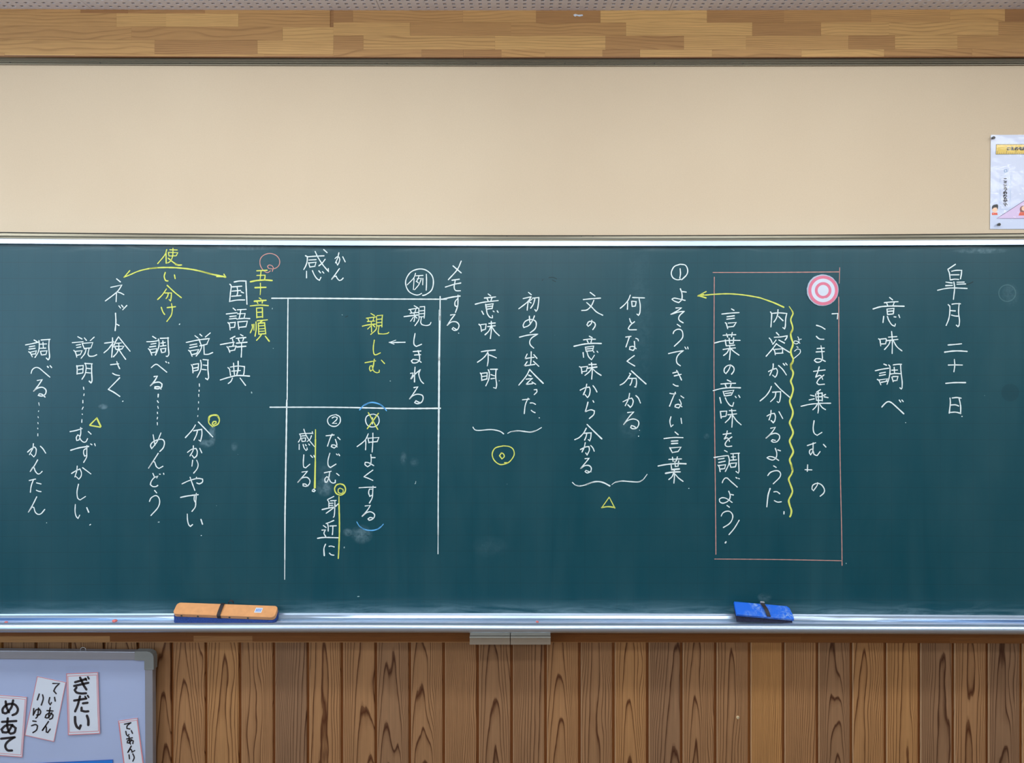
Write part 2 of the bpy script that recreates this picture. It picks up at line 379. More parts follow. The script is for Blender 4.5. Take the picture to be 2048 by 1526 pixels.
def film():
    t = NT('laminating_film'); tr = t.n('ShaderNodeBsdfTransparent'); gl = t.n('ShaderNodeBsdfGlossy'); mx = t.n('ShaderNodeMixShader')
    gl.inputs['Roughness'].default_value = 0.10; mx.inputs[0].default_value = 0.016
    nb = t.n('ShaderNodeBump'); nb.inputs['Strength'].default_value = 0.35; nb.inputs['Distance'].default_value = 0.004
    t.l(t.noise(t.coord('Object'), 26, 2, 0.5, 0.5), nb.inputs['Height']); t.l(nb.outputs[0], gl.inputs['Normal'])
    t.l(tr.outputs[0], mx.inputs[1]); t.l(gl.outputs[0], mx.inputs[2]); t.l(mx.outputs[0], t.t.nodes['Material Output'].inputs[0]); return t.m
M['film'] = film()
def emis():
    t = NT('lamp_diffuser'); t.b.inputs['Emission Color'].default_value = (1, 0.98, 0.94, 1); t.b.inputs['Emission Strength'].default_value = 2.2
    return t.set((0.9, 0.9, 0.88), 0.5)
M['lamp'] = emis()
rnd = random.Random(7)
# ------------------------------------------------------------------ room shell
mb = MB(); mb.box(XL, XR, YB, YW + 0.2, -0.1, 0.0); tag(mb.build('floor', M['floor']), kind='structure')
mb = MB(); mb.box(XR, XR + 0.1, YB, YW + 0.2, 0, 3.0); tag(mb.build('wall_right', M['wall']), kind='structure')
mb = MB(); mb.box(XL, XR, YB - 0.1, YB, 0, 3.0); tag(mb.build('wall_back', M['wall']), kind='structure')
mb = MB()                                                       # left wall with three window openings
ys = [YB, -5.2, -3.2, -2.6, -0.6, -0.1, 1.9, YW + 0.2]
for i in range(7):
    if i % 2 == 0: mb.box(XL - 0.1, XL, ys[i], ys[i+1], 0, 3.0)
    else: mb.box(XL - 0.1, XL, ys[i], ys[i+1], 0, 0.95); mb.box(XL - 0.1, XL, ys[i], ys[i+1], 2.55, 3.0)
tag(mb.build('wall_left', M['wall']), kind='structure')

# front wall: beige panel above, cedar planks below
wf = MB(); wf.box(XL, XR, YW, YW + 0.1, 0.0, 3.0)
wall = tag(wf.build('wall_front', M['panel']), kind='structure')
ZLEDGE = at(0, 1284, YW - 0.03).z
PW = 67.62 / F * YW
pk = MB()                                                       # one plank: shared mesh; recessed tongue, bevelled edges
prof = [(0.0, 0.009), (0.0085, 0.009), (0.0095, 0.0016), (0.0112, 0.0), (PW - 0.0025, 0.0), (PW - 0.0005, 0.0012), (PW, 0.006)]
pr = [(a - PW/2, -0.012 + b) for a, b in prof] + [(PW/2, 0.0), (-PW/2, 0.0)]
n = len(pr); z0, z1 = -ZLEDGE - 0.02, 0.0
pk.add([(a, b, z1) for a, b in pr] + [(a, b, z0 + 0.02) for a, b in pr], [tuple(range(n)), tuple(range(2*n-1, n-1, -1))] + [(i, (i+1)%n, (i+1)%n+n, i+n) for i in range(n)])
pme = mesh('plank', pk.v, pk.f); pme.materials.append(M['plank'])
# per plank: (tone, grain centre, ring density)
ptab = [(.35,.5,.5),(.4,.55,.6),(.45,.3,.45),(.45,.5,.35),(.4,.62,.45),(.5,.47,.40),(.6,.52,.50),(.45,.40,.4),(.15,.75,.5),(.5,.50,.25),(.45,.62,.35),(.25,.48,.55),
        (.4,.45,.45),(.4,.98,.6),(.3,.52,.40),(.3,.70,.45),(.5,.46,.55),(.35,.50,.6),(.6,.50,.5),(.2,.62,.55),(.4,.50,.5),(.4,.46,.6),(.75,.95,.7),(.5,.8,.5),(.25,.50,.7),(.6,.45,.6),(.65,.52,.7),
        (.2,.6,.6),(.45,.5,.5),(.15,.5,.5),(.7,.75,.5)]
for k in range(-6, 37):
    u = 79 + 67.62 * (k - 1)                                    # groove of plank k at image column u
    x = (u - 5 - CX) / F * YW + PW / 2
    o = link('plank', pme, None, wall, loc=(x, YW, ZLEDGE))
    tn, ce, ri = ptab[k] if 0 <= k < len(ptab) else (rnd.random(), rnd.uniform(.3, .7), rnd.uniform(.4, .7))
    o.color = (tn, ce + rnd.uniform(-.02, .02), ri * 0.8, 1)

# ceiling of perforated panels; real square holes with a dark cavity behind
ZC = CZ + (HY - 20.9) / F * (YW - 0.017)
def sag(x): return 0.0017 * min(4.0, x * x)
ceil = MB(); ceil.box(XL, XR, YB, YW + 0.1, ZC + 0.03, ZC + 0.1); ceil = tag(ceil.build('ceiling', M['void']), kind='structure')
PX, PY = 0.955, 0.4788
def panel_mesh(xo, holes):
    v = []; f = []
    def vz(x, z): return ZC + sag(xo + x) + z
    g = 0.0008
    if holes:
        nx, ny = 33, 19; cx = (PX - 2*g) / nx; cy = (PY - 2*g) / ny; hx, hy = 0.0054, 0.0050
        for i in range(nx):
            for j in range(ny):
                x = g + cx*(i + .5); y = -(g + cy*(j + .5)); b = len(v)
                for sx, sy, zz in ((cx/2, cy/2, 0), (hx, hy, 0), (hx, hy, 0.009)):
                    for ax, ay in ((-1,-1),(1,-1),(1,1),(-1,1)): v.append((x + ax*sx, y + ay*sy, vz(x + ax*sx, zz)))
                for q in range(4):
                    r = (q+1) % 4
                    f.append((b+q, b+4+q, b+4+r, b+r)); f.append((b+4+q, b+8+q, b+8+r, b+4+r))
    else:
        v += [(g, -g, vz(0, 0)), (PX-g, -g, vz(PX, 0)), (PX-g, -PY+g, vz(PX, 0)), (g, -PY+g, vz(0, 0))]; f.append((0, 1, 2, 3))
    b = len(v)                                                  # edges
    c = [(g, -g), (PX-g, -g), (PX-g, -PY+g), (g, -PY+g)]
    v += [(a, d, vz(a, 0)) for a, d in c] + [(a, d, vz(a, 0.009)) for a, d in c]
    for q in range(4): f.append((b+q, b+(q+1)%4, b+4+(q+1)%4, b+4+q))
    me = mesh('ceiling_panel', v, f); me.materials.append(M['ceiling']); return me
SX0 = (761 - CX) / F * (YW - 0.017)
Y0C = 2.4620 + PY/19*1.5 + 0.0008
for i in range(-4, 4):
    xo = SX0 + PX * i
    mh = panel_mesh(xo, True); mp = panel_mesh(xo, False)
    for j in range(18):
        o = link('ceiling_panel', mh if j < 3 else mp, None, ceil, loc=(xo, Y0C - PY*j, 0))
        if xo < XL or xo + PX > XR: o.scale.x = 1.0

# ------------------------------------------------------------------ laminated wooden beam under the ceiling
YBM = YW - 0.017
beam = tag(empty('trim_1', (0, YBM, ZC - 0.07)), kind='structure')
mb = MB(); mb.box(XL, XR, YBM + 0.0022, YW + 0.0, at(0, 115.8, YBM).z + 0.0045, ZC + 0.03); mb.build('core', M['block'], beam).color = (0.2, 0.5, 0.4, 1)
tn = {'d': .24, 'm': .50, 'l': .80, 'o': .62, 'k': .38, 'z': .0, 'y': -.05}
def blocks(rows, breaks, Y, thick, parent, u_from, u_to, curve):
    """rows: image rows between the lamellae; each lamella is cut into blocks at the given columns"""
    for r, (va, vb) in enumerate(rows):
        for (ua, ub, t) in breaks[r]:
            ua2, ub2 = max(ua, u_from), min(ub, u_to)
            mbk = MB(); cols = max(2, int((ub2-ua2)/90)+1)
            P = []; g = 0.09
            for i in range(cols + 1):
                u = ua2 + g + (ub2 - ua2 - 2*g) * i / cols
                P.append((at(u, va + g + curve(u), Y), at(u, vb - g + curve(u), Y)))
            c = sum((p[0] + p[1] for p in P), Vector()) / (2*len(P))
            dy = rnd.uniform(-0.0003, 0.0003)
            vs = []; fs = []
            for a, b in P:
                for q, yy in ((a, 0), (b, 0), (b, thick), (a, thick)): vs.append((q.x - c.x, yy + dy, q.z - c.z))
            for i in range(cols):
                for q in range(4): fs.append((4*i+q, 4*i+(q+1)%4, 4*i+4+(q+1)%4, 4*i+4+q))
            fs += [(0,1,2,3), (4*cols+3, 4*cols+2, 4*cols+1, 4*cols)]
            mbk.add(vs, fs); o = mbk.build('wood_block', M['block'], parent, loc=Vector((c.x, Y, c.z)) - parent.location)
            o.color = (min(1, max(0, tn[t] + rnd.uniform(-.07, .07))), rnd.uniform(.25, .75), rnd.random(), 1)
def segs(s):
    a = s.split(); return [(float(a[i]), float(a[i+2]), a[i+1]) for i in range(0, len(a)-2, 2)]
cvb = lambda u: quad3(-2.6, 0.4, -1.4, u)
blocks([(16, 28), (28, 54.5), (54.5, 81.5), (81.5, 109), (109, 113.6)],
       [segs('-420 l -150 m 161 d 256 d 410 m 660'), segs('-420 d -90 m 233 l 332 m 332 l 477 m 660'), segs('-420 l -200 m 263 m 565 l 667'), segs('-420 m -60 o 309 k 515 l 667'), segs('-420 m 9 l 150 o 528 m 667')],
       YBM, 0.004, beam, -420, 667, cvb)
blocks([(16, 45), (45, 71.3), (71.3, 98.8), (98.8, 113.6)],
       [segs('667 d 706 m 926 o 1072 d 1201 l 1414 k 1568 k 1742 o 1900 o 2010 d 2130 m 2460'), segs('667 l 820 m 1022 m 1252 l 1504.5 k 1642 l 1778 l 1997 m 2200 l 2460'),
        segs('667 k 727 l 990 l 1211 k 1368 l 1492 o 1697 k 1790 l 1915 m 2170 k 2460'), segs('667 m 843 k 926.5 k 1003 m 1090 o 1205 k 1280 l 1424 m 1603 l 1768 k 1944 m 2180 l 2460')],
       YBM, 0.004, beam, 667, 2460, cvb)
# rounded lower edge of the beam, its shade put into a darker tone
sweep('lower_edge', [(110.2, 113.0, 111.4, YBM), (112.4, 115.2, 113.6, YBM + 0.0006), (113.6, 116.4, 114.8, YBM + 0.003), (114.2, 117.0, 115.4, YW), (109, 112, 111, YW)], M['block'], beam).color = (0.05, .5, .3, 1)
o = MB()
fleck = at(1156, 31, YBM - 0.0006)  # tiny pale fleck on the face of the beam
o.add([(fleck.x + a*0.001, YBM - 0.0008 - c*0.001, fleck.z + b*0.001) for a, b, c in ((-16, 2, 0), (-9, 5, .4), (0, 2, 1.2), (15, 3, .8), (17, -1, .5), (4, -4, 1.0), (-4, -1, .5), (-10, -4, 0))], [tuple(range(8))])
o.add([(fleck.x + a*0.001, YBM - 0.0003, fleck.z + b*0.001) for a, b in ((-15, 1), (-9, 4), (0, 1), (15, 2), (16, -1), (4, -3), (-4, -1), (-10, -3))], [tuple(range(8))])
tag(o.build('white_fleck', M['white']), 'tiny white fleck on the wooden beam near the ceiling', 'tape')

# ------------------------------------------------------------------ metal rails
r1 = tag(empty('trim_2', at(1024, 124, YW)), kind='structure')
sweep('rail_channel', [(115.6, 118.2, 116.8, YW + .001), (115.6, 118.2, 116.8, YW - .007), (121.0, 123.6, 122.2, YW - .0085), (121.6, 124.2, 122.8, YW - .0045), (122.6, 125.3, 123.9, YW - .0045), (122.9, 125.6, 124.2, YW - .009), (125.0, 127.7, 126.3, YW - .0095),
       (125.4, 128.1, 126.7, YW - .005), (126.0, 128.8, 127.4, YW - .005), (126.4, 129.2, 127.8, YW - .0085), (128.4, 131.2, 129.8, YW - .0085), (128.9, 131.7, 130.3, YW + .001)], M['alu_rail'], r1)
mb = MB()
for u in (20, 200, 380, 557, 774, 952, 1130, 1309, 1486, 1663, 1841):
    p = at(u, quad3(124.5, 127, 125.5, u), YW - 0.0095); mb.cyl(p + Vector((0, .003, 0)), p + Vector((0, -.0012, 0)), .0016, .0013, 10)
mb.build('screw_heads', M['pin'], r1)['kind'] = 'stuff'
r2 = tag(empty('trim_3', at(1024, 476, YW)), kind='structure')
sweep('rail_channel', [(463.6, 470.4, 466.2, YW + .001), (463.6, 470.4, 466.2, YW - .004), (465.3, 471.6, 467.8, YW - .004), (465.6, 471.9, 468.1, YW - .010), (471.0, 476.2, 472.4, YW - .012), (474.2, 479.3, 475.8, YW - .010),
       (474.5, 479.6, 476.2, YW - .016), (476.6, 481.6, 478.6, YW - .016), (477.5, 482.5, 479.5, YW + .001)], M['alu_rail'], r2)
mb = MB()
for u, v in ((307, 468), (1014, 472.6), (1163, 472.8), (1723, 470), (1186, 472.6)):
    p = at(u, v, YW - 0.0105); mb.cyl(p + Vector((0, .003, 0)), p + Vector((0, -.001, 0)), .0015, .0012, 10)
mb.build('screw_heads', M['pin'], r2)['kind'] = 'stuff'

sweep('shade_line', [(464.2, 470.4, 466.4, YW - .0118), (465.7, 471.9, 467.9, YW - .0118), (465.7, 471.9, 467.9, YW - .0095), (464.2, 470.4, 466.4, YW - .0095)], M['void'], r2)  # dark strip laid along the rail top in place of a shaded groove
# wooden ledge under the tray, block tones darkened for the shade it casts
YLD = YW - 0.030
led = tag(empty('trim_4', at(1024, 1274, YLD)), kind='structure')
mb = MB(); mb.box(XL, XR, YLD + 0.0025, YW, at(0, 1285.5, YLD).z, at(0, 1255, YLD).z); mb.build('core', M['block'], led).color = (.3, .5, .4, 1)
blocks([(1252, 1273), (1273, 1284.6)], [segs('-420 k 0 z 220 z 373 y 560 y 700 z 838 y 1000 z 1240 y 1322 z 1430 z 1603 y 1702 z 1840 z 2100 k 2460'), segs('-420 m -40 k 220 y 387 d 505 y 640 z 800 y 960 z 1150 z 1320 y 1480 z 1603 y 1702 z 1900 z 2060 k 2460')],
       YLD, 0.004, led, -420, 2460, lambda u: quad3(-0.6, -0.8, 2.6, u))

# ------------------------------------------------------------------ chalkboard
cb = tag(empty('chalkboard', at(1024, 860, YBOARD)), 'long green chalkboard with aluminium frame and chalk tray, covered in handwritten Japanese notes', 'chalkboard')
NX, NZ = 60, 4; vs = []; fs = []
for i in range(NX + 1):
    u = -420 + 2880 * i / NX; x = (u - CX)/F*2.45
    for j in range(NZ + 1):
        v = 484 + (1236 - 484) * j / NZ; vs.append((x, yb(x), CZ - (v - HY)/F*2.45))
for i in range(NX):
    for j in range(NZ): a = i*(NZ+1)+j; fs.append((a, a+1, a+NZ+2, a+NZ+1))
nb = len(vs); vs += [(x, y + 0.012, z) for x, y, z in vs]; fs += [tuple(nb + q for q in reversed(f)) for f in list(fs)]
link('writing_surface', mesh('writing_surface', vs, fs, True), M['board'], cb)
sweep('top_frame', [(476.9, 481.4, 478.8, YBOARD + .03), (476.9, 481.4, 478.8, YBOARD - .010), (478.0, 482.5, 479.9, YBOARD - .0125), (486.6, 491.6, 489.2, YBOARD - .0135), (487.7, 492.7, 490.3, YBOARD - .010), (487.9, 492.9, 490.5, YBOARD + .008), (484, 488, 486, YBOARD + .03)], M['alu'], cb, bow=True)
# chalk tray: back lip, flat floor with a groove, rolled front edge (rows at left, middle, right)
def tr(v, Y, dl=-0.8, dr=3.2): return (v + dl, v, v + dr, Y, 1) if Y > 2.425 and v < 1250 else (v + dl, v, v + dr, Y)
TROWS = [tr(1226.4, 2.456, 1.4, 4.4), tr(1226.6, 2.444, 1.4, 4.4), tr(1229.8, 2.4425, 1.0, 4.2), tr(1230.9, 2.440, 1.0, 4.2), tr(1236.6, 2.434), tr(1239.4, 2.4245), tr(1239.9, 2.4215),
         tr(1243.2, 2.4085), tr(1243.9, 2.4075), tr(1247.6, 2.3895), tr(1249.0, 2.3835)]
cyr, czr, rr = 2.3705, 1255.7, 0.0138
angs = [60 + i * 200 / 14 for i in range(15)]                   # 90 = top, 180 = front, 270 = bottom
for a in angs:
    Yp = cyr + rr*math.cos(math.radians(a)); zp = -(czr - HY)/F*cyr + rr*math.sin(math.radians(a))
    TROWS.append(tr(HY - zp/Yp*F, Yp))
TROWS += [tr(1266, 2.40), tr(1262, 2.456)]
tray = sweep('chalk_tray', TROWS, [M['alu'], M['tray_floor']], cb, smooth=True)
nrow = len(TROWS)
for i, p in enumerate(tray.data.polygons):
    j = i % nrow
    if i < 48 * nrow and 7 <= j <= 9: p.material_index = 1
# shallow drawers hanging below the tray
for ua, ub in ((939.4, 1019.8), (1021.2, 1101.2)):
    mb = MB(); rows = [(1262.5, 2.43), (1262.5, 2.392), (1270.2, 2.386), (1270.6, 2.374), (1276.0, 2.366), (1276.8, 2.374), (1289.2, 2.374), (1289.2, 2.455)]
    k = len(rows); vs = [at(u, v, Y) for u in (ua, ub) for v, Y in rows]
    vs = []
    xa, xb = (ua - CX)/F*2.374, (ub - CX)/F*2.374
    for x in (xa, xb):
        for v, Y in rows: q = at(0, v, Y); vs.append((x, Y, q.z))
    mb.add(vs, [tuple(range(k)), tuple(range(2*k-1, k-1, -1))] + [(i, (i+1)%k, (i+1)%k+k, i+k) for i in range(k)])
    mb.build('drawer', M['alu_drawer'], cb)
# ------------------------------------------------------------------ handwriting: every stroke traced as a chalk line on the board
def smooth_stroke(P, step):
    """Catmull-Rom through the points, kept sharp where the pen turns hard"""
    if len(P) < 3: segs_ = [P]
    else:
        segs_ = []; cur = [P[0]]
        for i in range(1, len(P)-1):
            cur.append(P[i]); a = P[i] - P[i-1]; b = P[i+1] - P[i]
            if a.length > 0 and b.length > 0 and a.angle(b) > math.radians(62): segs_.append(cur); cur = [P[i]]
        cur.append(P[-1]); segs_.append(cur)
    out = []
    for sgm in segs_:
        if len(sgm) == 1: sgm = sgm * 2
        Q = [sgm[0]*2 - sgm[1]] + sgm + [sgm[-1]*2 - sgm[-2]]
        for i in range(1, len(Q)-2):
            n = max(1, int((Q[i+1]-Q[i]).length / step)) if len(sgm) > 2 else max(1, int((Q[i+1]-Q[i]).length / (step*5)))
            for k in range(n):
                t = k/n; a, b, c, d = Q[i-1], Q[i], Q[i+1], Q[i+2]
                out.append(0.5*((2*b) + (c-a)*t + (2*a-5*b+4*c-d)*t*t + (3*b-a-3*c+d)*t*t*t))
    out.append(segs_[-1][-1]); res = [out[0]]
    for p in out[1:]:
        if (p - res[-1]).length > 0.12: res.append(p)
    return res
wr = random.Random(3)
def ribbon(mb, pts, wdt, mapf, taper=True):
    pts = smooth_stroke([Vector((a, b)) for a, b in pts], 2.2)
    if len(pts) == 1: pts = [pts[0], pts[0] + Vector((0.4, 0.4))]
    n = len(pts); L = []; Rr = []; ph = wr.uniform(0, 6); lean = wr.uniform(-.12, .12)
    for i, p in enumerate(pts):
        d0 = (pts[i] - pts[i-1]).normalized() if i else None
        d1 = (pts[i+1] - pts[i]).normalized() if i < n-1 else None
        d = (d0 + d1) if d0 is not None and d1 is not None else (d0 if d1 is None else d1)
        if d.length < 0.35: d = d0
        d = d.normalized(); nn = Vector((-d.y, d.x))
        mit = 1.0
        if d0 is not None and d1 is not None: mit = min(1.35, 1/max(0.3, d.dot(d0)))
        t = i/(n-1); h = wdt/2
        if taper: h *= (1 + lean*(t-.5)*2) * (0.97 + 0.08*math.sin(ph + i*0.9) + wr.uniform(-.05, .05))
        L.append(p + nn*h*mit); Rr.append(p - nn*h*mit)
    h = wdt/2; d = (pts[1]-pts[0]).normalized(); nn = Vector((-d.y, d.x)); e = (pts[-1]-pts[-2]).normalized(); ne = Vector((-e.y, e.x))
    vs = [mapf(q) for pr_ in zip(L, Rr) for q in pr_]
    fs = [(2*i, 2*i+1, 2*i+3, 2*i+2) for i in range(n-1)]
    b = len(vs); vs += [mapf(pts[0] - d*h*.8 + nn*h*.5), mapf(pts[0] - d*h*.8 - nn*h*.5), mapf(pts[-1] + e*h*.7 + ne*h*.4), mapf(pts[-1] + e*h*.7 - ne*h*.4)]
    fs += [(b, b+1, 1, 0), (2*n-2, 2*n-1, b+3, b+2)]
    mb.add(vs, fs)
def strokes(txt):
    wd = None
    for s_ in txt.replace('\n', ' ').split(';'):
        a = s_.split()
        if not a: continue
        if a[0][0] == 'w': wd = float(a[0][1:]); a = a[1:]
        v = [float(x) for x in a]; yield wd, list(zip(v[0::2], v[1::2]))
K = 2048/300
LAYER = {'c_f': .0002, 'c_k': .0002, 'c_p': .0004, 'c_w': .0006, 'c_y': .0008, 'c_b': .0010}
COLNAME = {'c_w': None, 'c_y': 'yellow chalk', 'c_p': 'pink chalk', 'c_b': 'blue chalk', 'c_f': 'faint wiped chalk', 'c_k': 'dark scuff'}
EXTRA = {'皐月二十一日': 1, '意味調べ': 1, 'こまを楽しむの': 2, '内容が分かるように': 1, '言葉の意味を調べよう': 2, 'よそうできない言葉': 2, '何となく分かる': 1, '文の意味から分かる': 0, '初めて出会った': 1, '意味不明': 0, 'メモする': 0, '親しまれる': 0, 'なじむ身近に': 1, '仲よくする': 1, '感じる': 1, 'ネット検さく': 2, '説明分かりやすい': 1, '調べるめんどう': 0, '説明むずかしい': 1, '調べるかんたん': 1, '例': 0}
def writing(text, mat, *parts, w=2.75):
    """parts = (x0, y0, strokes) in the frame of a 300 px wide detail with its corner at x0, y0; scale 1 if x0 is None.
    text: what is written; each character of it becomes a part of its own, other marks are one part per mark"""
    S_l = []
    for x0, y0, txt in parts:
        k = 1.0 if x0 is None else K; ox, oy = (0, 0) if x0 is None else (x0, y0)
        for wd, P in strokes(txt):
            P = [(a/k + ox, b/k + oy) for a, b in P]
            if len(P) == 1: P = [P[0], (P[0][0] + .5, P[0][1] + .5)]
            xs = [p[0] for p in P]; ys_ = [p[1] for p in P]
            S_l.append([[(P, wd or w)], min(xs), min(ys_), max(xs), max(ys_)])
    cjk = sum(1 for ch in text if 0x3040 <= ord(ch) < 0xA000)
    if cjk:
        n_ = cjk + EXTRA.get(text, 0); name = 'chalk_character'
        def cost(a, b):
            x0_, y0_, x1_, y1_ = min(a[1], b[1]), min(a[2], b[2]), max(a[3], b[3]), max(a[4], b[4])
            gap = max(0, max(a[2], b[2]) - min(a[4], b[4])); gx = max(0, max(a[1], b[1]) - min(a[3], b[3]))
            return (y1_ - y0_) + 0.35*(x1_ - x0_) + 1.2*gap + 1.0*gx
        while len(S_l) > n_:
            best = None
            for i in range(len(S_l)):
                for j in range(i+1, len(S_l)):
                    c_ = cost(S_l[i], S_l[j])
                    if best is None or c_ < best[0]: best = (c_, i, j)
            _, i, j = best; a, b = S_l[i], S_l.pop(j)
            S_l[i] = [a[0] + b[0], min(a[1], b[1]), min(a[2], b[2]), max(a[3], b[3]), max(a[4], b[4])]
    else:
        name = 'chalk_' + text.split()[0]
        if not text.endswith('each'): S_l = [[[q for a in S_l for q in a[0]]]]
        else:
            J = [S_l[0]]
            for c_ in S_l[1:]:
                if (Vector(J[-1][0][-1][0][-1]) - Vector(c_[0][0][0][0])).length < 5 and mat != 'c_f': J[-1][0] += c_[0]
                else: J.append(c_)
            S_l = J
    for c_ in S_l:
        mb = MB()
        for P, wd in c_[0]: ribbon(mb, P, wd*0.81, lambda q: on_board(q.x, q.y, LAYER[mat]))
        o = link(name, mesh(name, mb.v, mb.f), M[mat], cb)
        if COLNAME[mat]: o['label'] = COLNAME[mat] + (' ' + ('character' if cjk else text.replace(' each', '')) if mat != 'c_k' else ' on the board')
    return o
A, B, C_, D, E = (1700, 500), (1700, 680), (1400, 520), (1400, 720), (1400, 920)
writing('皐月二十一日', 'c_w',
 (*A, '1440 195 1335 265;1340 275 1358 320 1368 410;1388 290 1450 278 1525 278 1520 330 1508 395;1378 340 1490 338;1370 408 1430 398 1485 402;1310 438 1360 446 1398 450;1305 487 1400 483;1460 440 1560 438;1460 467 1580 463;1195 550 1310 525 1420 518 1600 525;1418 435 1428 520 1412 675;'
  '1340 745 1362 765 1362 860 1345 950 1312 1032;1392 740 1450 732 1510 735;1490 728 1482 850 1495 960 1488 1030 1475 1045 1450 1025;1375 828 1440 832;1385 888 1430 900 1475 903;1338 1297 1430 1290 1525 1280;w3.2 1290 1395 1400 1380 1500 1378 1600 1385'),
 (*B, '1342 342 1440 340 1535 342;1425 265 1430 350 1418 435;w3.2 1308 592 1430 582 1580 582;w3 1365 792 1370 860 1355 1000;1395 792 1460 785 1518 795;1490 800 1510 900 1510 1008;1375 888 1440 885 1485 902;1362 990 1440 985 1515 1003;w2.4 1526 1043 1533 1045'))
writing('意味調べ', 'c_w',
 (*A, '540 648 582 682;468 720 560 710 658 706;502 728 518 765;605 712 585 765;w3.2 315 805 420 775 560 765 740 768;w2.7 505 805 512 882;515 805 600 797 592 870;515 838 585 832;515 880 590 872;460 905 450 992;510 905 530 960 570 1020 612 1040 620 1008;600 912 628 915;665 885 680 925;'
  '390 1212 408 1225 420 1310;410 1218 490 1210 497 1225 485 1283;420 1283 485 1281;525 1190 640 1182;505 1238 655 1220;568 1112 578 1250 575 1415;550 1235 530 1290 470 1360;590 1235 640 1320 710 1378'),
 (*B, '462 328 500 345;345 420 430 400 530 385;405 455 485 440;400 487 485 472;372 537 395 550 422 612;400 545 512 530 490 565;425 578 508 562;528 340 545 360 545 450 530 530 505 605;590 340 650 332 705 332;690 335 698 450 712 570 710 655 700 668 680 652;570 412 650 410;603 372 608 455;552 465 620 456 690 460;572 505 590 570;585 500 655 498 640 555;590 557 645 552;'
  'w3.2 435 915 480 865 520 842 565 855 640 920 735 1008;w2.8 672 820 692 848;708 820 728 842;w2 758 1128 762 1129'))
writing('line each', 'c_p',
 (None, 0, 'w1.9 1426 545 1550 544.8 1678 543.8;w1.4 1679.5 535 1678.5 567;w1.9 1677.5 594 1678 740 1679 830 1681 960 1683.3 1060 1684.2 1131;w1.9 1428.6 554 1428.2 640 1428 740 1429 830 1430.5 960 1431.5 1060 1431.8 1109;w1.8 1429 1118 1550 1119 1684 1121.5'))
writing('こまを楽しむの', 'c_w',
 (*C_, '1802 735 1882 730 1875 805;1590 892 1650 910 1708 945;1588 1042 1630 1078 1692 1082;1598 1210 1698 1202;1585 1255 1698 1250;1652 1170 1665 1260 1670 1350 1640 1390 1590 1395 1562 1370 1580 1350 1640 1350 1712 1385'),
 (*D, '1550 155 1710 135;1628 92 1605 170 1578 235;1580 235 1630 210 1660 225 1675 265;1692 205 1620 265 1595 310 1620 335 1700 330;'
  '1645 405 1590 440;1578 462 1590 550;1595 460 1668 450 1670 560;1600 503 1660 500;1590 550 1665 552;1508 480 1560 492;1490 545 1560 530;1685 485 1715 470;1695 502 1750 515;1380 632 1500 605 1640 592 1785 590;1615 440 1618 650 1610 725;1600 605 1580 640 1540 680;1635 605 1670 650 1715 678;'
  '1558 828 1545 930 1560 1000 1600 1028 1665 988;1465 1168 1580 1130;1545 1130 1540 1240 1510 1295 1495 1270 1500 1230 1535 1215 1545 1245 1560 1290 1600 1305 1640 1250;1685 1152 1720 1190'),
 (*E, '1470 65 1465 155;1435 132 1528 135;1605 310 1600 345 1550 418 1530 400 1540 345 1600 318 1660 340 1698 400 1690 450 1640 495'))
writing('よう', 'c_w',
 (*C_, 'w2 1335 1048 1352 1085 1345 1130 1310 1145 1278 1130 1290 1105 1330 1110 1365 1138;1340 1085 1385 1080;1320 1182 1340 1195;1290 1245 1330 1215 1368 1225 1365 1270 1285 1342'))
writing('内容が分かるように', 'c_w',
 (*C_, '962 708 978 730 975 820 968 915;988 728 1080 722 1185 730 1170 800 1165 900 1155 940 1130 922;1065 678 1060 740 1040 800 1008 848;1072 770 1135 830;'
  '1042 990 1078 1028;945 1065 965 1085 985 1130;1015 1055 1100 1050 1190 1035 1185 1060 1160 1095;1038 1092 1015 1125 990 1150;1075 1092 1155 1135;1045 1140 980 1225 902 1315;1050 1150 1140 1210 1225 1262;1000 1215 1018 1240 1028 1295;1025 1220 1130 1212 1125 1268;1035 1275 1135 1270'),
 (*D, '935 158 990 130 1040 115 1058 150 1045 210 1025 235 990 205;1000 52 995 110 952 210;1072 75 1130 130 1180 205;1135 48 1158 72;1168 42 1190 68;'
  '975 360 950 420 900 490 820 560;1022 315 1100 400 1232 515;990 440 1100 432 1098 500 1085 570 1068 582 1052 565;1035 450 1020 510 962 570;'
  '915 765 970 735 1015 730 1030 770 1020 830 1000 855 970 825;970 688 965 750 942 820;1078 705 1130 800;'
  '965 932 1030 918 980 990 900 1068;902 1066 960 1020 1030 1000 1080 1025 1085 1070 1050 1115 1000 1122 975 1105 990 1088 1030 1098;'
  '1028 1205 1048 1270 1040 1330 1000 1365 950 1355 915 1335 950 1318 1010 1330 1075 1372;1062 1228 1100 1240'),
 (*E, '1005 80 1042 102;925 212 960 170 1020 148 1070 150 1100 185 1085 240 1000 325;w3.2 958 388 930 480 912 640;w2.7 1008 435 1050 432 1090 462;1015 555 1060 575 1112 570;w3 1147 705 1146 738'))
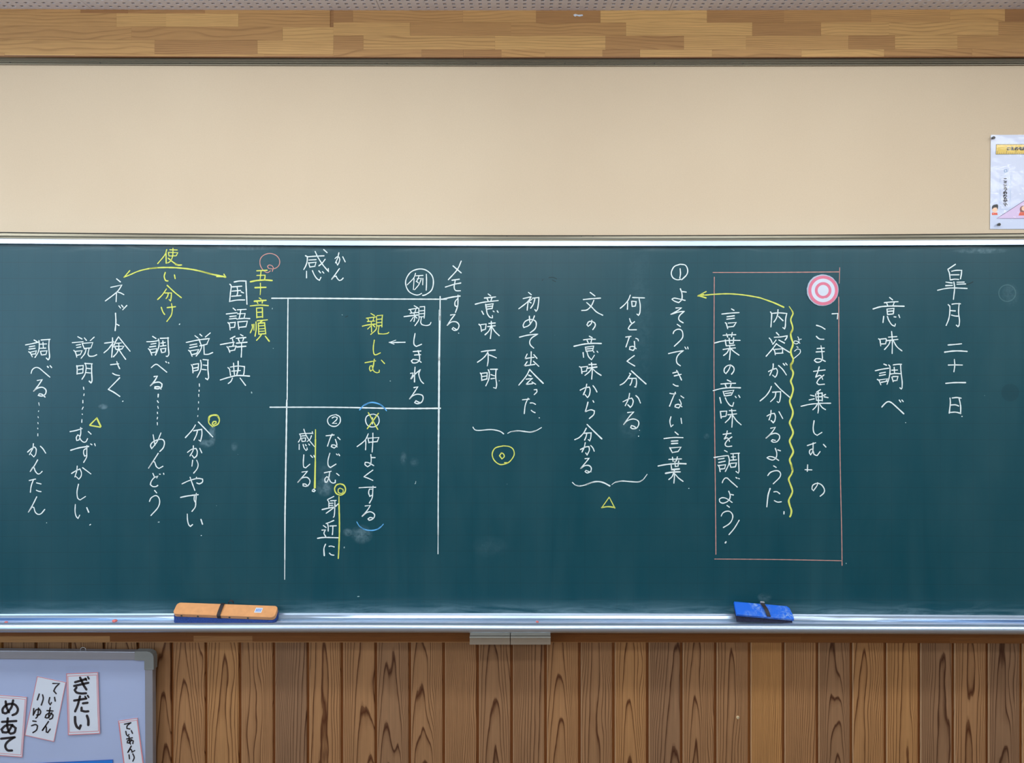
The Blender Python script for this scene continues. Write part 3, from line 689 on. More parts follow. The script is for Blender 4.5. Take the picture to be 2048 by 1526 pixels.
writing('wavy_line', 'c_y',
 (*C_, 'w2.2 1218 635 1255 690 1270 730;w3.6 1255 690 1270 730 1245 790 1240 830 1262 900 1265 950 1240 1000;w4.4 1265 950 1240 1000 1245 1060 1268 1130 1262 1180 1240 1240 1250 1300 1272 1350 1262 1400 1240 1440 1248 1500 1240 1425'),
 (*D, 'w4.4 1262 30 1240 60 1245 110 1272 170 1262 230 1240 290 1265 360 1270 420 1250 490 1225 560 1240 620 1268 700 1258 770 1225 850 1240 900 1270 980 1260 1030 1225 1100 1240 1160 1272 1240 1260 1290 1225 1360 1245 1430 1262 1500'),
 (*E, 'w4.2 1245 70 1265 130 1250 190 1212 260 1235 335 1262 420 1245 480 1212 550 1225 620 1248 690 1240 750 1228 775'))
writing('arrow', 'c_y',
 (*C_, 'w3.4 1145 645 1000 580 860 530;w3 860 530 800 512 600 478 400 462 200 468 60 480 -30 492'),
 (1120, 520, 'w3.2 1995 432 1885 485 2040 475;1995 518 1885 485;1960 470 1890 483'))
writing('言葉の意味を調べよう', 'c_w',
 (*C_, '430 668 465 688;298 738 420 725 535 718;368 775 470 762;365 808 472 795;345 855 358 865 378 938;385 862 495 852 460 905;380 915 460 907;'
  '315 1028 400 1022 490 1020;362 1005 378 1055;440 990 430 1050;200 1133 300 1108 420 1098 548 1098;345 1090 350 1130 358 1172;398 1068 405 1142;460 1060 455 1140;405 1142 455 1138;360 1172 475 1162;315 1222 400 1208 485 1200;405 1175 412 1250 402 1362;395 1215 370 1265 320 1305;425 1215 470 1255 535 1300'),
 (*D, '418 65 395 130 355 185 332 165 332 120 370 80 420 72 462 105 462 150 430 195;372 272 422 298;285 328 390 320 487 318;345 335 362 380;425 325 412 372;180 418 300 388 430 378 555 380;315 428 335 492;330 430 462 412 430 475;345 458 430 447;345 490 430 478;270 512 288 590;345 515 370 570 410 620 445 632 460 580;480 495 495 515;528 482 545 512;'
  '278 700 290 795;290 702 365 698 355 765;290 775 350 768;400 692 490 690;380 748 500 735;432 672 442 780 435 918;420 760 400 800 345 855;450 760 500 830 562 885;'
  '315 1015 425 1000;372 968 360 1030 330 1078;332 1080 370 1062 392 1078 402 1112;435 1050 380 1090 345 1140 350 1170 380 1182 435 1175;'
  '335 1235 372 1255;190 1332 290 1315 380 1305;250 1355 330 1342;255 1400 345 1380;245 1435 262 1460 275 1525;262 1440 350 1430 335 1485;275 1490 335 1483;385 1305 400 1360 390 1430 345 1523;420 1280 540 1272;525 1275 528 1400 532 1520 522 1545 490 1520;430 1325 485 1322;452 1285 455 1365;405 1370 500 1362;405 1412 420 1460;420 1412 498 1405 485 1455;420 1465 485 1458'),
 (*E, '305 310 315 280 345 245 370 245 430 300 510 370;490 238 508 250;525 250 538 258;392 425 412 480 405 530 370 570 310 590 270 570 265 535 300 515 360 525 440 580;425 470 458 478;368 620 402 645;290 765 310 725 360 700 410 705 445 750 440 810 400 870 318 922;535 822 470 930 395 1020;w4 355 1118 345 1132'))
A, B, C_ = (1120, 520), (1120, 720), (1120, 880)
writing('よそうできない言葉', 'c_w',
 (*A, '1640 58 1560 90 1520 170 1540 240 1600 270 1650 262;1640 58 1710 70 1742 130 1730 200 1660 270;1640 118 1645 190 1635 248;1643 392 1665 460 1662 540 1620 582 1560 560 1528 535 1560 520 1640 535 1710 552;1662 430 1725 438;'
  '1582 655 1660 652 1600 695 1512 742;1515 742 1620 710 1700 700 1640 750 1620 790 1630 825 1682 858;1600 878 1645 910;1545 1005 1560 970 1610 945 1660 960 1678 1020 1660 1080 1560 1178;1482 1278 1580 1255 1685 1238 1620 1290 1590 1350 1600 1410 1645 1445;1705 1188 1722 1215;1742 1188 1750 1215'),
 (*B, '1540 178 1610 160;1560 218 1655 195;1592 142 1630 210 1660 275;1545 330 1580 352 1615 355;1500 455 1535 462 1580 460;1575 440 1540 520 1495 632;1650 490 1690 518;1630 540 1650 580 1652 610 1620 655 1570 640 1575 615 1620 605 1665 640;1515 775 1500 840 1515 912 1545 885;1652 795 1662 868;'
  '1570 982 1615 1020;1420 1073 1550 1058 1680 1060;w3.2 1520 1108 1610 1103;1522 1142 1608 1137;w2.7 1498 1195 1535 1268;1510 1200 1652 1190 1612 1250;1535 1262 1612 1250'),
 (*C_, '1485 265 1660 258;1535 235 1545 295;1603 230 1585 290;w3.4 1340 355 1450 335 1600 322 1722 325;w2.7 1568 290 1575 360;1620 285 1612 360;1572 362 1615 358;1515 320 1525 405;w4 1525 405 1630 395;w3.6 1440 455 1540 438 1642 435;w2.8 1560 410 1562 500 1555 590;1550 450 1530 500 1485 540;1575 470 1620 520 1680 565;w2 1756 660 1762 660'))
writing('何となく分かる', 'c_w',
 (*A, '960 480 930 550 880 610 822 660;925 580 920 675;990 512 1070 515 1155 518;1080 530 1095 620 1090 720 1070 755 1050 738;978 562 985 635;985 562 1040 568 1030 625;985 635 1030 628;950 800 965 845 985 870;1018 842 960 890 932 935 945 952 1045 952;898 1052 970 1042;948 1045 930 1100 900 1188;1035 1070 1065 1082 1070 1105;1015 1110 1018 1150 1020 1200 1000 1235 950 1220 955 1185 1000 1180 1040 1212;1015 1305 960 1345 915 1382 960 1412 1022 1448'),
 (*B, '948 180 965 190 920 260 870 315 820 342;w3.2 975 148 1060 225 1175 328;w2.7 935 252 1040 250 1045 310 1035 370 1018 365;985 262 975 310 955 345;860 570 930 535 980 520 1000 560 985 620 960 645 925 610;950 455 935 530 890 625;1035 485 1070 520 1098 588;922 718 1008 708 950 770 868 882;870 878 920 830 1000 805 1065 830 1075 880 1045 930 990 938 965 920 975 895 1010 905 1035 925;w1.6 1087 958 1087 962;w2.6 1073 1038 1073 1042'))
writing('文の意味から分かる', 'c_w',
 (*A, '412 442 478 492;318 540 440 528 555 520;462 550 430 620 370 680 295 690;365 582 430 640 500 710 585 755;435 822 425 870 385 905 368 885 390 845 430 838 475 860 480 900 447 952;'
  '400 1040 440 1062;320 1090 400 1080 485 1082;370 1098 390 1140;432 1090 420 1135;w3.2 190 1178 320 1150 450 1138 565 1140;w2.6 345 1188 358 1250;355 1190 460 1175 445 1238;365 1215 445 1207;362 1245 440 1238;315 1262 322 1330;368 1255 390 1320 430 1362 470 1300;455 1245 465 1262;505 1245 518 1262'),
 (*B, '265 90 290 110 300 185;290 98 375 88 360 155;300 160 355 152;w3.2 395 62 495 60;w3.4 380 112 505 95;w2.8 430 38 440 150 432 262;430 115 400 160 340 210;445 120 500 170 562 210;275 412 340 380 400 370 412 410 400 480 375 512 340 470;365 330 350 400 318 475;450 350 480 390 505 438;450 555 462 578;382 575 365 640 345 705;348 705 420 680 470 695 460 745 400 800;'
  '360 930 320 1000 260 1060 200 1088;w3.2 370 880 450 960 572 1078;w2.7 325 1000 425 995 420 1060 405 1105 385 1085;365 1005 355 1050 335 1095'),
 (*C_, '278 130 350 95 395 90 400 140 370 205 350 175;345 35 330 100 300 165;420 75 450 110 468 155;342 255 398 248 340 320 280 390;282 388 340 350 400 350 428 385 415 430 370 450 342 430 355 415 395 430;w1.6 426 433 430 435'))
writing('brace', 'c_w', (*C_, 'w2.2 168 578 210 615 265 628;w2.6 210 615 265 628 350 612 450 575;w3.3 350 612 450 575 530 568 600 585 682 628;w1.8 708 608 760 575 850 560;w2.8 760 575 850 560 960 568 1070 572 1130 545;w1.8 1070 572 1130 545 1190 468'))
writing('triangle', 'c_y', (*C_, 'w2.4 672 780 568 928;672 780 750 932;w3.2 568 922 660 910 750 922'))
A, B = (850, 510), (850, 710)
writing('初めて出会った', 'c_w',
 (*A, '1412 510 1452 542;1340 595 1450 570;1450 570 1400 640 1280 735;1410 630 1400 700 1395 755;1458 605 1415 635 1450 655;1468 590 1555 580 1550 650 1535 740 1515 768 1500 745;1500 600 1480 670 1442 728;1425 835 1428 890 1440 945;1495 830 1470 890 1420 960 1350 990 1340 960 1370 905 1440 880 1505 900 1520 950 1500 1010 1435 1062;1290 1122 1400 1095 1540 1080 1460 1130 1430 1180 1440 1230 1485 1272'),
 (*B, '1450 -45 1448 60 1440 130;1395 -13 1365 50;1365 50 1440 38 1490 32;1485 -5 1530 47;1395 92 1355 150;1355 150 1420 140 1500 128;1480 85 1555 155;1430 195 1380 290 1280 412;w3.2 1430 200 1500 275 1615 388;1415 275 1450 290;w2.7 1380 330 1470 320;1460 325 1420 360 1380 402;1380 402 1470 390;1460 368 1512 400;'
  'w2.6 1490 475 1525 472 1530 500 1490 542;1330 612 1425 602;1408 590 1370 680 1355 802;1435 655 1475 655 1510 675;1450 755 1475 775 1505 788;w2.2 1558 858 1564 858'))
writing('意味不明', 'c_w',
 (*A, '862 532 898 558;810 588 965 572;850 598 865 635;915 580 900 625;685 672 800 645 1000 622;828 672 838 740;840 680 930 665 915 735;840 708 915 697;840 740 912 730;775 765 800 812;840 745 850 800 885 850 922 858 920 825;930 765 945 775;985 762 1000 785;'
  '735 945 760 970 772 1045;765 950 835 942 825 1015;775 1028 825 1015;870 935 960 928;855 978 960 965;905 905 905 1030 892 1142;895 985 870 1040 818 1090;915 985 960 1050 1015 1102;w3 770 1320 860 1306 960 1298;w2.7 865 1310 830 1370 780 1420 715 1465;862 1340 862 1440 850 1515;865 1360 920 1380 975 1405'),
 (*B, '755 245 770 265 775 350;775 250 850 242 845 325;780 295 840 285;775 345 850 325;862 200 878 240 870 330 830 422;w3 892 195 990 195;w2.7 970 200 965 300 978 400 970 455 935 445;900 268 950 285;900 325 950 318;w1.8 1011 352 1016 352'))
writing('brace', 'c_w', (*B, 'w2.6 655 985 680 1020 740 1030 880 1018 960 1025 1030 1045 1075 1078;w2.2 1128 1070 1180 1045 1280 1035;w2.9 1180 1045 1280 1035 1430 1052 1510 1035;w2.2 1430 1052 1510 1035 1592 990'))
writing('circle', 'c_y', (*B, 'w2.7 1070 1240 960 1270 918 1350 940 1430 1000 1485 1060 1495 1150 1460 1215 1370 1205 1290 1150 1250 1070 1240;1085 1470 1125 1470;1045 1335 1018 1375 1050 1418 1082 1390 1075 1355 1045 1335'))
writing('メモする', 'c_w',
 (*A, '495 82 440 200 318 338;382 148 495 245;368 345 470 330;278 438 400 400 490 382;412 350 398 440 420 485 485 488;w3.4 250 602 360 577 480 560;w2.7 450 548 450 640 445 700 415 785;440 600 410 640 410 690 430 705 445 690;348 820 410 810 350 890 302 962;305 958 360 915 430 915 465 960 445 1015 400 1030 370 1010 385 990 425 1015;w2 458 1066 463 1068'))
writing('line each', 'c_w',
 (None, 0, 'w3.4 543.5 596.5 620 596.6 720 597.4 760 598;w3 760 598 882 598.4 892 598.5;w3 540 814.4 640 814.4 700 815;w3.6 700 815 800 817 881 816.6;w2.6 576 598 575 720 574.3 800;w3.6 573.6 800 571.2 960 570 1030;w3 570 1030 569.6 1120;w1.9 569.6 1118 569.3 1159;'
  'w3.2 880.3 593 880 640;w4.6 879.7 620 878.4 720;w4.2 878.4 715 877.6 830 877 900;w3 877.2 890 876.4 1000 876.2 1070;w2 876.2 1060 876 1108'))
K2 = (640, 490); L = (640, 680); MM = (560, 820); NN = (560, 980); O = (420, 490)
writing('例', 'c_w',
 (*K2, '1400 688 1440 680 1520 620 1548 520 1530 420 1450 345 1350 328 1240 370 1175 470 1175 560 1220 640 1300 680 1350 680 1388 660;w2.2 1305 385 1280 450 1190 545;1285 460 1275 610;1310 420 1408 415;1350 428 1335 470 1312 500;1325 462 1385 455 1350 540 1290 612;1325 500 1345 520;1405 455 1402 545;w2.6 1452 398 1455 500 1450 620'))
writing('親しまれる', 'c_w',
 (*K2, 'w2.4 1285 828 1330 855;1212 882 1340 862;1235 890 1250 925;1310 875 1295 920;1230 932 1340 920;w3 1148 978 1250 965 1335 955;w2.4 1285 935 1292 1000 1282 1045;1275 985 1235 1042;1300 975 1325 1000;1365 845 1428 840 1428 920 1422 1000;1350 862 1350 980;1365 900 1420 895;1362 940 1420 935;1358 982 1420 978;1355 985 1345 1030 1295 1102;1385 990 1375 1060 1390 1085 1450 1100 1500 1085 1515 1055;'
  'w2.7 1298 1208 1282 1300 1285 1360 1315 1385 1388 1355'),
 (*L, '1272 158 1378 150;1290 205 1375 200;1338 145 1358 220 1355 280 1310 312 1262 310 1248 285 1270 265 1340 275 1382 305;1298 370 1292 470 1290 575;1235 455 1270 450 1262 490 1240 530;1245 530 1300 465 1375 400 1350 450 1355 500 1380 560 1415 595;1282 650 1335 640 1290 710 1222 805;1225 803 1270 760 1330 740 1395 755 1408 800 1385 850 1330 870 1292 855 1310 830 1365 858'))
writing('arrow', 'c_w', (*K2, 'w2.8 1162 1328 1050 1330 945 1330;w2.2 1035 1300 942 1330 1012 1352'))
writing('親しむ', 'c_y',
 (*K2, 'w2.4 695 935 745 965;632 1000 760 982;655 1008 665 1043;735 990 725 1033;645 1045 750 1038;w3 580 1108 660 1090 755 1080;w2.4 700 1050 705 1190;700 1100 650 1148;725 1095 750 1120;780 965 855 958 848 1000 845 1120;772 975 772 1100;785 1015 840 1010;785 1060 840 1055;780 1105 840 1098;775 1110 760 1160 692 1222;805 1110 795 1185 800 1212 870 1215 925 1205 940 1192;w2.7 742 1298 728 1400 735 1480 760 1500 825 1472'),
 (*L, 'w2.6 615 310 700 295 760 285;742 262 730 340 715 410 690 425 675 390 685 355 710 350 718 390 740 430 780 448 808 440 810 410;838 275 882 322'))
writing('arc', 'c_b', (*L, 'w2.8 540 955 600 890 680 858;w3.6 600 890 680 856 740 855 820 880 880 930;w2.8 820 880 880 930 908 966'))
writing('arc', 'c_b', (*NN, 'w2.2 1048 435 1090 500 1160 540;w3 1090 500 1160 540 1250 552 1330 535 1380 500;w2 1330 535 1380 500 1412 465'))
writing('なじむ身近に', 'c_w',
 (*L, 'w2.5 215 1018 140 1040 103 1090 120 1150 170 1178 230 1172 275 1120 270 1050 215 1018;165 1065 200 1048 235 1060 225 1090 168 1140 228 1138'),
 (*MM, 'w2.6 628 352 740 340;712 328 680 400 648 495;788 372 822 405;755 400 772 450 775 490 740 520 700 500 708 478 745 478 782 505;680 590 655 690 660 760 690 785 765 738;770 600 785 615;800 600 815 625;605 858 700 835;680 840 665 930 640 985 618 985 612 940 640 910 665 930 690 980 725 998 755 990 755 955;772 865 808 895;'
  '735 1180 650 1222;648 1228 665 1250 668 1330;690 1240 768 1235;750 1240 748 1350 740 1450 728 1465;672 1275 725 1272;672 1305 722 1302;w3 575 1360 660 1340 750 1325;w2.8 798 1280 740 1330 630 1410'),
 (*NN, '735 415 680 440 628 458;650 465 658 500 658 562;680 492 770 488;722 495 720 560 715 612;592 485 630 512;572 548 620 545 600 590 625 635;w3 512 660 600 648 795 652;622 740 600 800 605 898;w2.6 668 770 700 765 742 778;675 862 700 885 738 890'))
writing('仲よくする', 'c_w',
 (*L, 'w2.5 705 1015 640 1040 622 1100 650 1165 710 1188 775 1170 808 1110 790 1040 730 1012 705 1015;w2.2 718 1060 716 1150'),
 (*MM, 'w2.6 1205 325 1170 400 1120 450 1052 500;1165 405 1172 450 1168 545;1200 380 1215 450;1215 385 1350 375 1325 435;1225 440 1320 432;1268 315 1268 420 1258 575;1240 608 1245 680 1235 745 1195 775 1160 745 1165 715 1210 720 1280 760;1245 650 1300 650;1268 820 1200 870 1145 912 1200 930 1268 962;1080 1062 1200 1055 1308 1055;1270 1040 1265 1130 1258 1200 1220 1272;1262 1080 1220 1080 1210 1130 1225 1180 1250 1165'),
 (*NN, '1162 218 1235 210 1190 280 1120 360;1125 358 1180 310 1240 298 1288 330 1285 375 1250 405 1215 412 1202 395 1230 375 1275 385'))
writing('cross', 'c_y', (*L, 'w2.8 660 992 790 1222;798 1000 645 1212;w1.8 715 1080 728 1130'))
writing('circle', 'c_y', (*MM, 'w3.3 820 1008 770 1025 745 1080 770 1140 830 1162 880 1130 895 1075 870 1025 820 1008;w2.4 820 1065 795 1085 795 1125 830 1140 860 1125 862 1085 820 1065'))
writing('line', 'c_y', (*NN, 'w2.6 805 88 806 200;w3.4 806 200 812 520 803 820;w3 803 820 796 935'))
writing('感じる', 'c_w',
 (*MM, 'w2.4 265 328 350 320 448 318;270 330 285 370 275 400 250 440;295 355 360 350;295 385 300 430;300 385 350 380 345 425;300 430 350 425;325 262 350 330 390 400 470 500;430 350 410 400 370 430;440 295 448 325;262 468 262 540;315 470 330 520 355 552 372 540 368 515;345 470 360 490;390 462 405 480;'
  'w2.7 325 612 318 720 325 780 350 790 408 740;418 620 445 648;462 620 472 645;300 848 375 835 320 900 242 988;245 985 300 930 370 920 408 960 400 1010 360 1042 315 1035 315 1010 345 1010 380 1040;440 1095 462 1080 480 1100 465 1115 440 1108'))
writing('line', 'c_y', (*MM, 'w2.4 485 268 484 400;w3.4 484 400 482 700;w4.2 482 700 475 1065'))
writing('感', 'c_w',
 (*O, '1302 145 1330 160 1325 230 1305 290 1280 335;1335 160 1450 152 1558 148;1350 205 1450 200;1345 240 1365 305;1355 245 1448 235 1430 295;1370 300 1435 290;1435 88 1475 170 1540 270 1620 365 1615 320;1572 195 1530 250 1485 285;1552 62 1600 105;1318 358 1318 450;1398 350 1425 410 1460 460 1495 482 1515 440;1485 352 1510 382;1535 362 1555 385'))
writing('かん', 'c_w',
 (*K2, 'w2.4 205 185 235 160 260 165 270 200 255 250 240 275 222 235;258 105 240 180 210 245;310 160 345 232;w2.7 265 322 210 400 158 470;160 470 195 430 220 425 235 455 265 485 290 478 318 450'))
writing('loop', 'c_p', (*O, 'w1.9 825 352 800 372 770 375 720 335 685 270 688 190 740 135 820 115 900 140 948 200 945 270 900 315 840 325 795 315 785 290 810 272 850 285 865 310 850 360'))
writing('五十音順', 'c_y',
 (*O, 'w3.4 640 352 780 345;w2.4 698 350 690 420 682 485;w3 640 415 752 412 750 450 740 480;w3.8 552 502 640 485 750 478 850 485;615 582 765 578;w2.2 688 520 690 600 685 680;w2.6 672 722 700 742;w4 605 768 765 755;w2.6 640 775 655 800;720 750 712 795;w2.8 550 832 680 820 798 828;w3 635 860 640 995;640 862 715 858 718 990;645 920 710 915;645 985 715 980;'
  'w3 575 1085 580 1130 550 1200;w2.2 600 1080 600 1165;w3 628 1050 630 1150 615 1245;645 1035 785 1022;720 1030 685 1055;660 1065 665 1210;665 1068 745 1062 762 1215;w2.4 672 1105 740 1100;672 1145 745 1140;672 1180 745 1176;w3 665 1218 762 1210;700 1225 675 1260 635 1302;w3.4 755 1245 810 1315'))
P_, Q, R_, S_, T = (190, 490), (270, 650), (20, 650), (20, 850), (200, 860)
writing('国語辞典', 'c_w',
 (*O, '270 535 290 560 280 650 268 775;w3 330 505 400 492 495 492;490 492 495 600 505 810;w2.7 305 572 435 562;370 570 378 640 368 690;300 630 420 620;295 700 425 690;425 640 460 655;265 770 370 752 475 750;315 862 350 892;222 942 370 925;270 978 358 968;265 1010 360 1000;245 1058 265 1080 275 1160;270 1062 345 1055 335 1120;275 1130 335 1122;372 885 495 878;420 888 410 950 395 1010;375 940 480 935 465 1000;365 1012 450 1002 545 1005;380 1045 395 1150;390 1050 510 1040 490 1120;395 1125 490 1115'),
 (*Q, '1365 155 1300 188;1330 190 1345 260 1335 285;1165 268 1260 250 1355 235;1255 295 1275 320 1295 375;1280 298 1380 285 1360 345;1295 355 1365 340;1440 130 1475 150;1380 182 1515 170;1410 190 1425 225;1485 180 1470 220;w3.2 1385 248 1530 235;1390 300 1515 290;w2.6 1455 240 1455 340 1450 440;'
  '1268 580 1290 600 1305 690;1300 575 1400 560 1495 568 1490 640 1480 690;1345 520 1350 600 1358 680;w3.2 1408 495 1408 600 1390 680;w2.6 1320 630 1440 622;w3 1165 750 1280 715 1400 690 1565 698;w2.7 1330 725 1310 770 1272 800;w3 1435 725 1510 825'))
writing('使い分け', 'c_y',
 (*P_, 'w2.6 980 62 950 140 855 255;w3 970 105 972 250;w2.5 1020 65 1125 68;1002 100 1010 150;1008 100 1130 105 1110 145;1015 150 1105 148;1065 45 1060 150 1030 220 990 245;w3.2 1000 180 1060 230 1130 275;w4 1100 262 1140 275 1182 272;w3.2 960 375 945 430 965 485 998 490;w3 1085 408 1095 460;w2.8 975 600 920 680 855 745;w3 985 550 1080 640 1180 720;w2.8 955 655 1045 655 1040 720 1030 765 1012 745;1000 665 992 700 970 732;'
  'w3 905 850 925 910 952 950;985 855 1100 842;w2.7 1045 800 1055 880 1040 960 980 1045;'))
writing('arrow', 'c_y', (*P_, 'w3 395 440 470 410 600 355 750 320 850 310;w3.6 750 320 900 308 1100 310 1300 330 1450 360 1600 400;w4 1450 360 1600 400 1785 437;w3 475 350 398 440;w2.8 1760 398 1785 437 1660 432'))
writing('ネット検さく', 'c_w',
 (*P_, 'w3 295 462 348 505;w2.7 215 578 368 545 300 640 140 765;295 640 288 775;305 640 350 655 395 678;325 830 350 862;362 820 385 850;435 825 378 885;w3 280 930 285 1050 275 1170;w2.7 285 1075 330 1100;w2.6 1158 1078 1150 1085'),
 (*R_, 'w2.7 1290 248 1370 238 1420 230;w3 1400 175 1400 280 1388 440;w2.7 1398 255 1340 330 1282 380;1410 275 1425 290;w3 1482 160 1440 230 1415 300;w2.7 1485 165 1560 260 1640 358;1450 250 1520 245;1430 290 1445 330;1440 290 1555 290 1530 325;1450 335 1530 328;1485 250 1485 310 1460 380 1410 435;1490 340 1530 400 1580 470;1372 542 1485 530;1458 500 1475 550 1498 598;1400 658 1440 680 1495 690;1498 720 1420 800 1342 878;w3.2 1342 878 1420 920 1500 975;w2.2 1535 1043 1545 1038'))
writing('説明分かりやすい', 'c_w',
 (*Q, '818 145 860 178;700 238 860 205 1015 185 980 262;750 275 845 258;745 312 850 290;730 345 755 365 780 428;760 352 870 335 840 392;775 405 840 390;885 125 915 152;1028 108 960 165;872 190 890 240 905 278;885 285 985 262;915 280 890 350 835 425;940 275 945 400 1000 400 1062 375;'
  '768 540 785 570 792 655;790 540 868 528 862 610;800 590 855 580;792 630 860 615;895 480 905 540 895 620 848 715;928 472 1005 478;w3 995 480 995 600 1005 720 990 745 962 728;w2.6 930 545 985 552;915 605 975 612'),
 (*T, '1303 -69 1260 0 1165 105;w3 1343 -110 1450 0 1540 95;w2.7 1278 11 1388 -9 1392 60 1372 155 1350 138;1330 15 1315 70 1282 140;1195 305 1250 265 1310 252 1328 290 1320 350 1285 382 1256 345;1275 215 1270 280 1228 355;1362 250 1390 312;w2.5 1265 412 1255 495;1320 412 1340 470 1325 530 1278 590;w2.7 1120 735 1220 690 1330 662 1400 670 1400 710 1355 735 1320 722;1230 645 1260 730 1295 825;1318 645 1312 668;'
  'w3.2 1100 920 1200 900 1342 882;w2.7 1315 865 1308 970 1300 1050 1255 1112;1290 890 1285 950 1300 985;1192 1148 1195 1230 1212 1295 1235 1315 1265 1290;w3 1378 1220 1400 1288;w2.2 1381 1440 1386 1440'))
writing('調べるめんどう', 'c_w',
 (*Q, 'w2.7 240 155 288 185;160 228 250 225 330 210;218 262 288 250;198 300 285 288;182 322 205 350 230 412;208 335 298 322 285 372;225 378 285 370;318 190 330 250 315 330 278 412;w3 345 182 460 178;w2.7 450 170 455 300 462 400 440 430 425 425;352 248 415 238;380 215 385 285;345 290 425 280;350 325 365 380;360 325 420 318 412 368;365 378 412 368;222 582 265 545 300 538 350 575 435 645;w3 420 500 432 512;455 512 462 522;w3.2 260 705 305 698 270 760 210 830;215 825 260 790 330 780 368 805 360 850 310 872 270 865 275 845 330 845 355 875'),
 (*T, 'w2.7 725 65 740 150 750 210;832 40 790 140 750 200 705 255 690 210 720 165 800 130 855 130 880 170 865 240 815 295;795 318 730 420 662 522;668 515 720 430 745 435 770 500 805 525 860 495;722 592 745 645;790 630 740 650 700 700 688 745 720 772 765 772 790 755;w2.4 775 655 790 630 765 640;810 602 825 604;868 590 872 608;w2.7 745 825 775 860;675 975 700 925 760 895 800 920 815 980 790 1060 695 1168'))
writing('circle', 'c_y', (*Q, 'w2.8 1062 1390 1010 1340 1005 1270;w4.4 1010 1300 1015 1255 1060 1232 1120 1235 1150 1280;w3 1120 1240 1152 1290 1135 1350 1080 1380 1055 1350 1070 1320 1105 1318 1108 1340 1080 1355'))
writing('説明むずかしい', 'c_w',
 (*R_, 'w2.6 925 160 985 192;850 242 1000 228;905 275 965 265;910 308 970 298;870 345 895 375 912 440;892 360 985 350 960 405;910 415 965 402;1015 175 1045 212;1150 165 1095 215;985 248 1005 300 1018 330;1000 250 1130 240 1105 315;1020 320 1105 312;1040 325 1020 390 970 455;1080 320 1065 400 1080 425 1140 425 1185 405;'
  'w3 912 555 918 600 915 672;w2.6 925 560 1000 552 995 655;935 610 990 600;920 665 990 655;1025 520 1040 580 1025 670 982 742;1020 525 1125 530;w3 1115 530 1115 650 1120 760 1105 790 1080 765;w2.6 1040 590 1100 598;1040 650 1100 655'),
 (*S_, 'w2.8 820 90 900 75 985 48;w2.6 965 35 965 120 940 205 912 212 905 170 925 135 945 145 965 200 1000 232 1035 230 1060 185;1068 88 1108 125;w3.2 828 345 950 310 1075 292;w2.6 1050 280 1048 380 1045 440 1005 512;1045 320 1010 340 1005 390 1020 425 1045 415;1100 258 1120 270;1155 255 1165 285;840 662 900 625 955 600 975 650 970 700 940 740 898 700;918 560 910 630 885 710;990 582 1105 668;935 808 915 910 925 1000 960 1022 1032 975;892 1085 888 1180 905 1250 930 1275 952 1230;w3 1048 1128 1075 1192;w2.4 1088 1366 1102 1356'))
writing('triangle', 'c_y', (*R_, 'w3 1185 1270 1090 1365;w4.2 1185 1270 1240 1385;w3.4 1090 1370 1235 1395'))
writing('調べるかんたん', 'c_w',
 (*R_, 'w2.7 328 205 372 228;212 272 300 255 385 235;265 298 340 285;258 330 345 318;255 365 280 385 305 435;278 372 360 352 345 400;295 400 350 392;395 212 400 290 385 370 340 445;w3 425 205 548 195;w2.9 535 200 530 300 540 440 520 475 495 450;w2.7 410 262 500 258;450 235 455 305;410 318 490 315;415 358 430 410;425 358 505 352 490 405;430 410 490 402;288 660 305 610 350 580 400 590 460 640 545 712;w3.2 510 565 525 580;w2.7 548 555 570 582;w3 372 758 440 745 390 820 322 905;325 900 370 865 440 850 490 885 485 940 440 970 385 962 400 940 435 945 480 985'),
 (*S_, 'w2.7 240 370 290 325 335 300 358 330 350 400 325 435 285 395;320 255 310 320 265 405;415 290 450 325 488 385;378 475 330 560 275 635;280 630 310 580 330 585 345 630 380 668 410 662 440 632;262 758 350 738;322 742 290 830 278 920;362 790 425 805;360 890 390 905 425 910;365 980 310 1090 250 1190;255 1185 300 1120 325 1125 345 1190 385 1220 425 1210 475 1152;w1.8 498 1335 502 1335'))
writing('mark each', 'c_f',
 (*T, 'w2.6 795 1258 810 1256'), (*NN, 'w2.4 878 778 876 792;1060 1455 1080 1453'), (1400, 920, 'w2.6 1995 1410 1998 1414'), (*O, 'w1.8 852 862 850 875;862 1412 866 1412;1803 952 1808 956'), (*Q, '1590 915 1594 930'), (*L, '958 560 962 560'), (*MM, 'w1.6 1855 975 1850 1005 1840 1008'))
writing('scuff', 'c_k',
 (*(850, 510), 'w1.8 1690 308 1750 305 1800 328;1600 348 1612 335;1740 342 1785 365'), (1700, 500, 'w2.2 1590 475 1650 450 1680 435'), (*K2, 'w1.8 345 985 380 970'))
writing('dash each', 'c_w', (*Q, 'w2.4 878 802 880 838;875 888 875 908;w1.9 870 945 870 978;868 1045 868 1068;865 1132 862 1158;858 1235 856 1252;w3.2 318 945 315 985;w2.8 305 1035 320 1060;w2.3 310 1110 318 1140;305 1190 308 1212;308 1260 302 1285;305 1332 306 1365'), (*R_, 'w2.4 1003 848 1008 880;1012 940 1008 965;995 1028 995 1065;1000 1120 985 1152;985 1215 990 1222;982 1290 980 1330;w1.9 392 1060 400 1100;392 1170 388 1182;382 1250 388 1268;380 1330 385 1350;378 1405 380 1420'), (*S_, 'w2.2 380 118 380 150'))
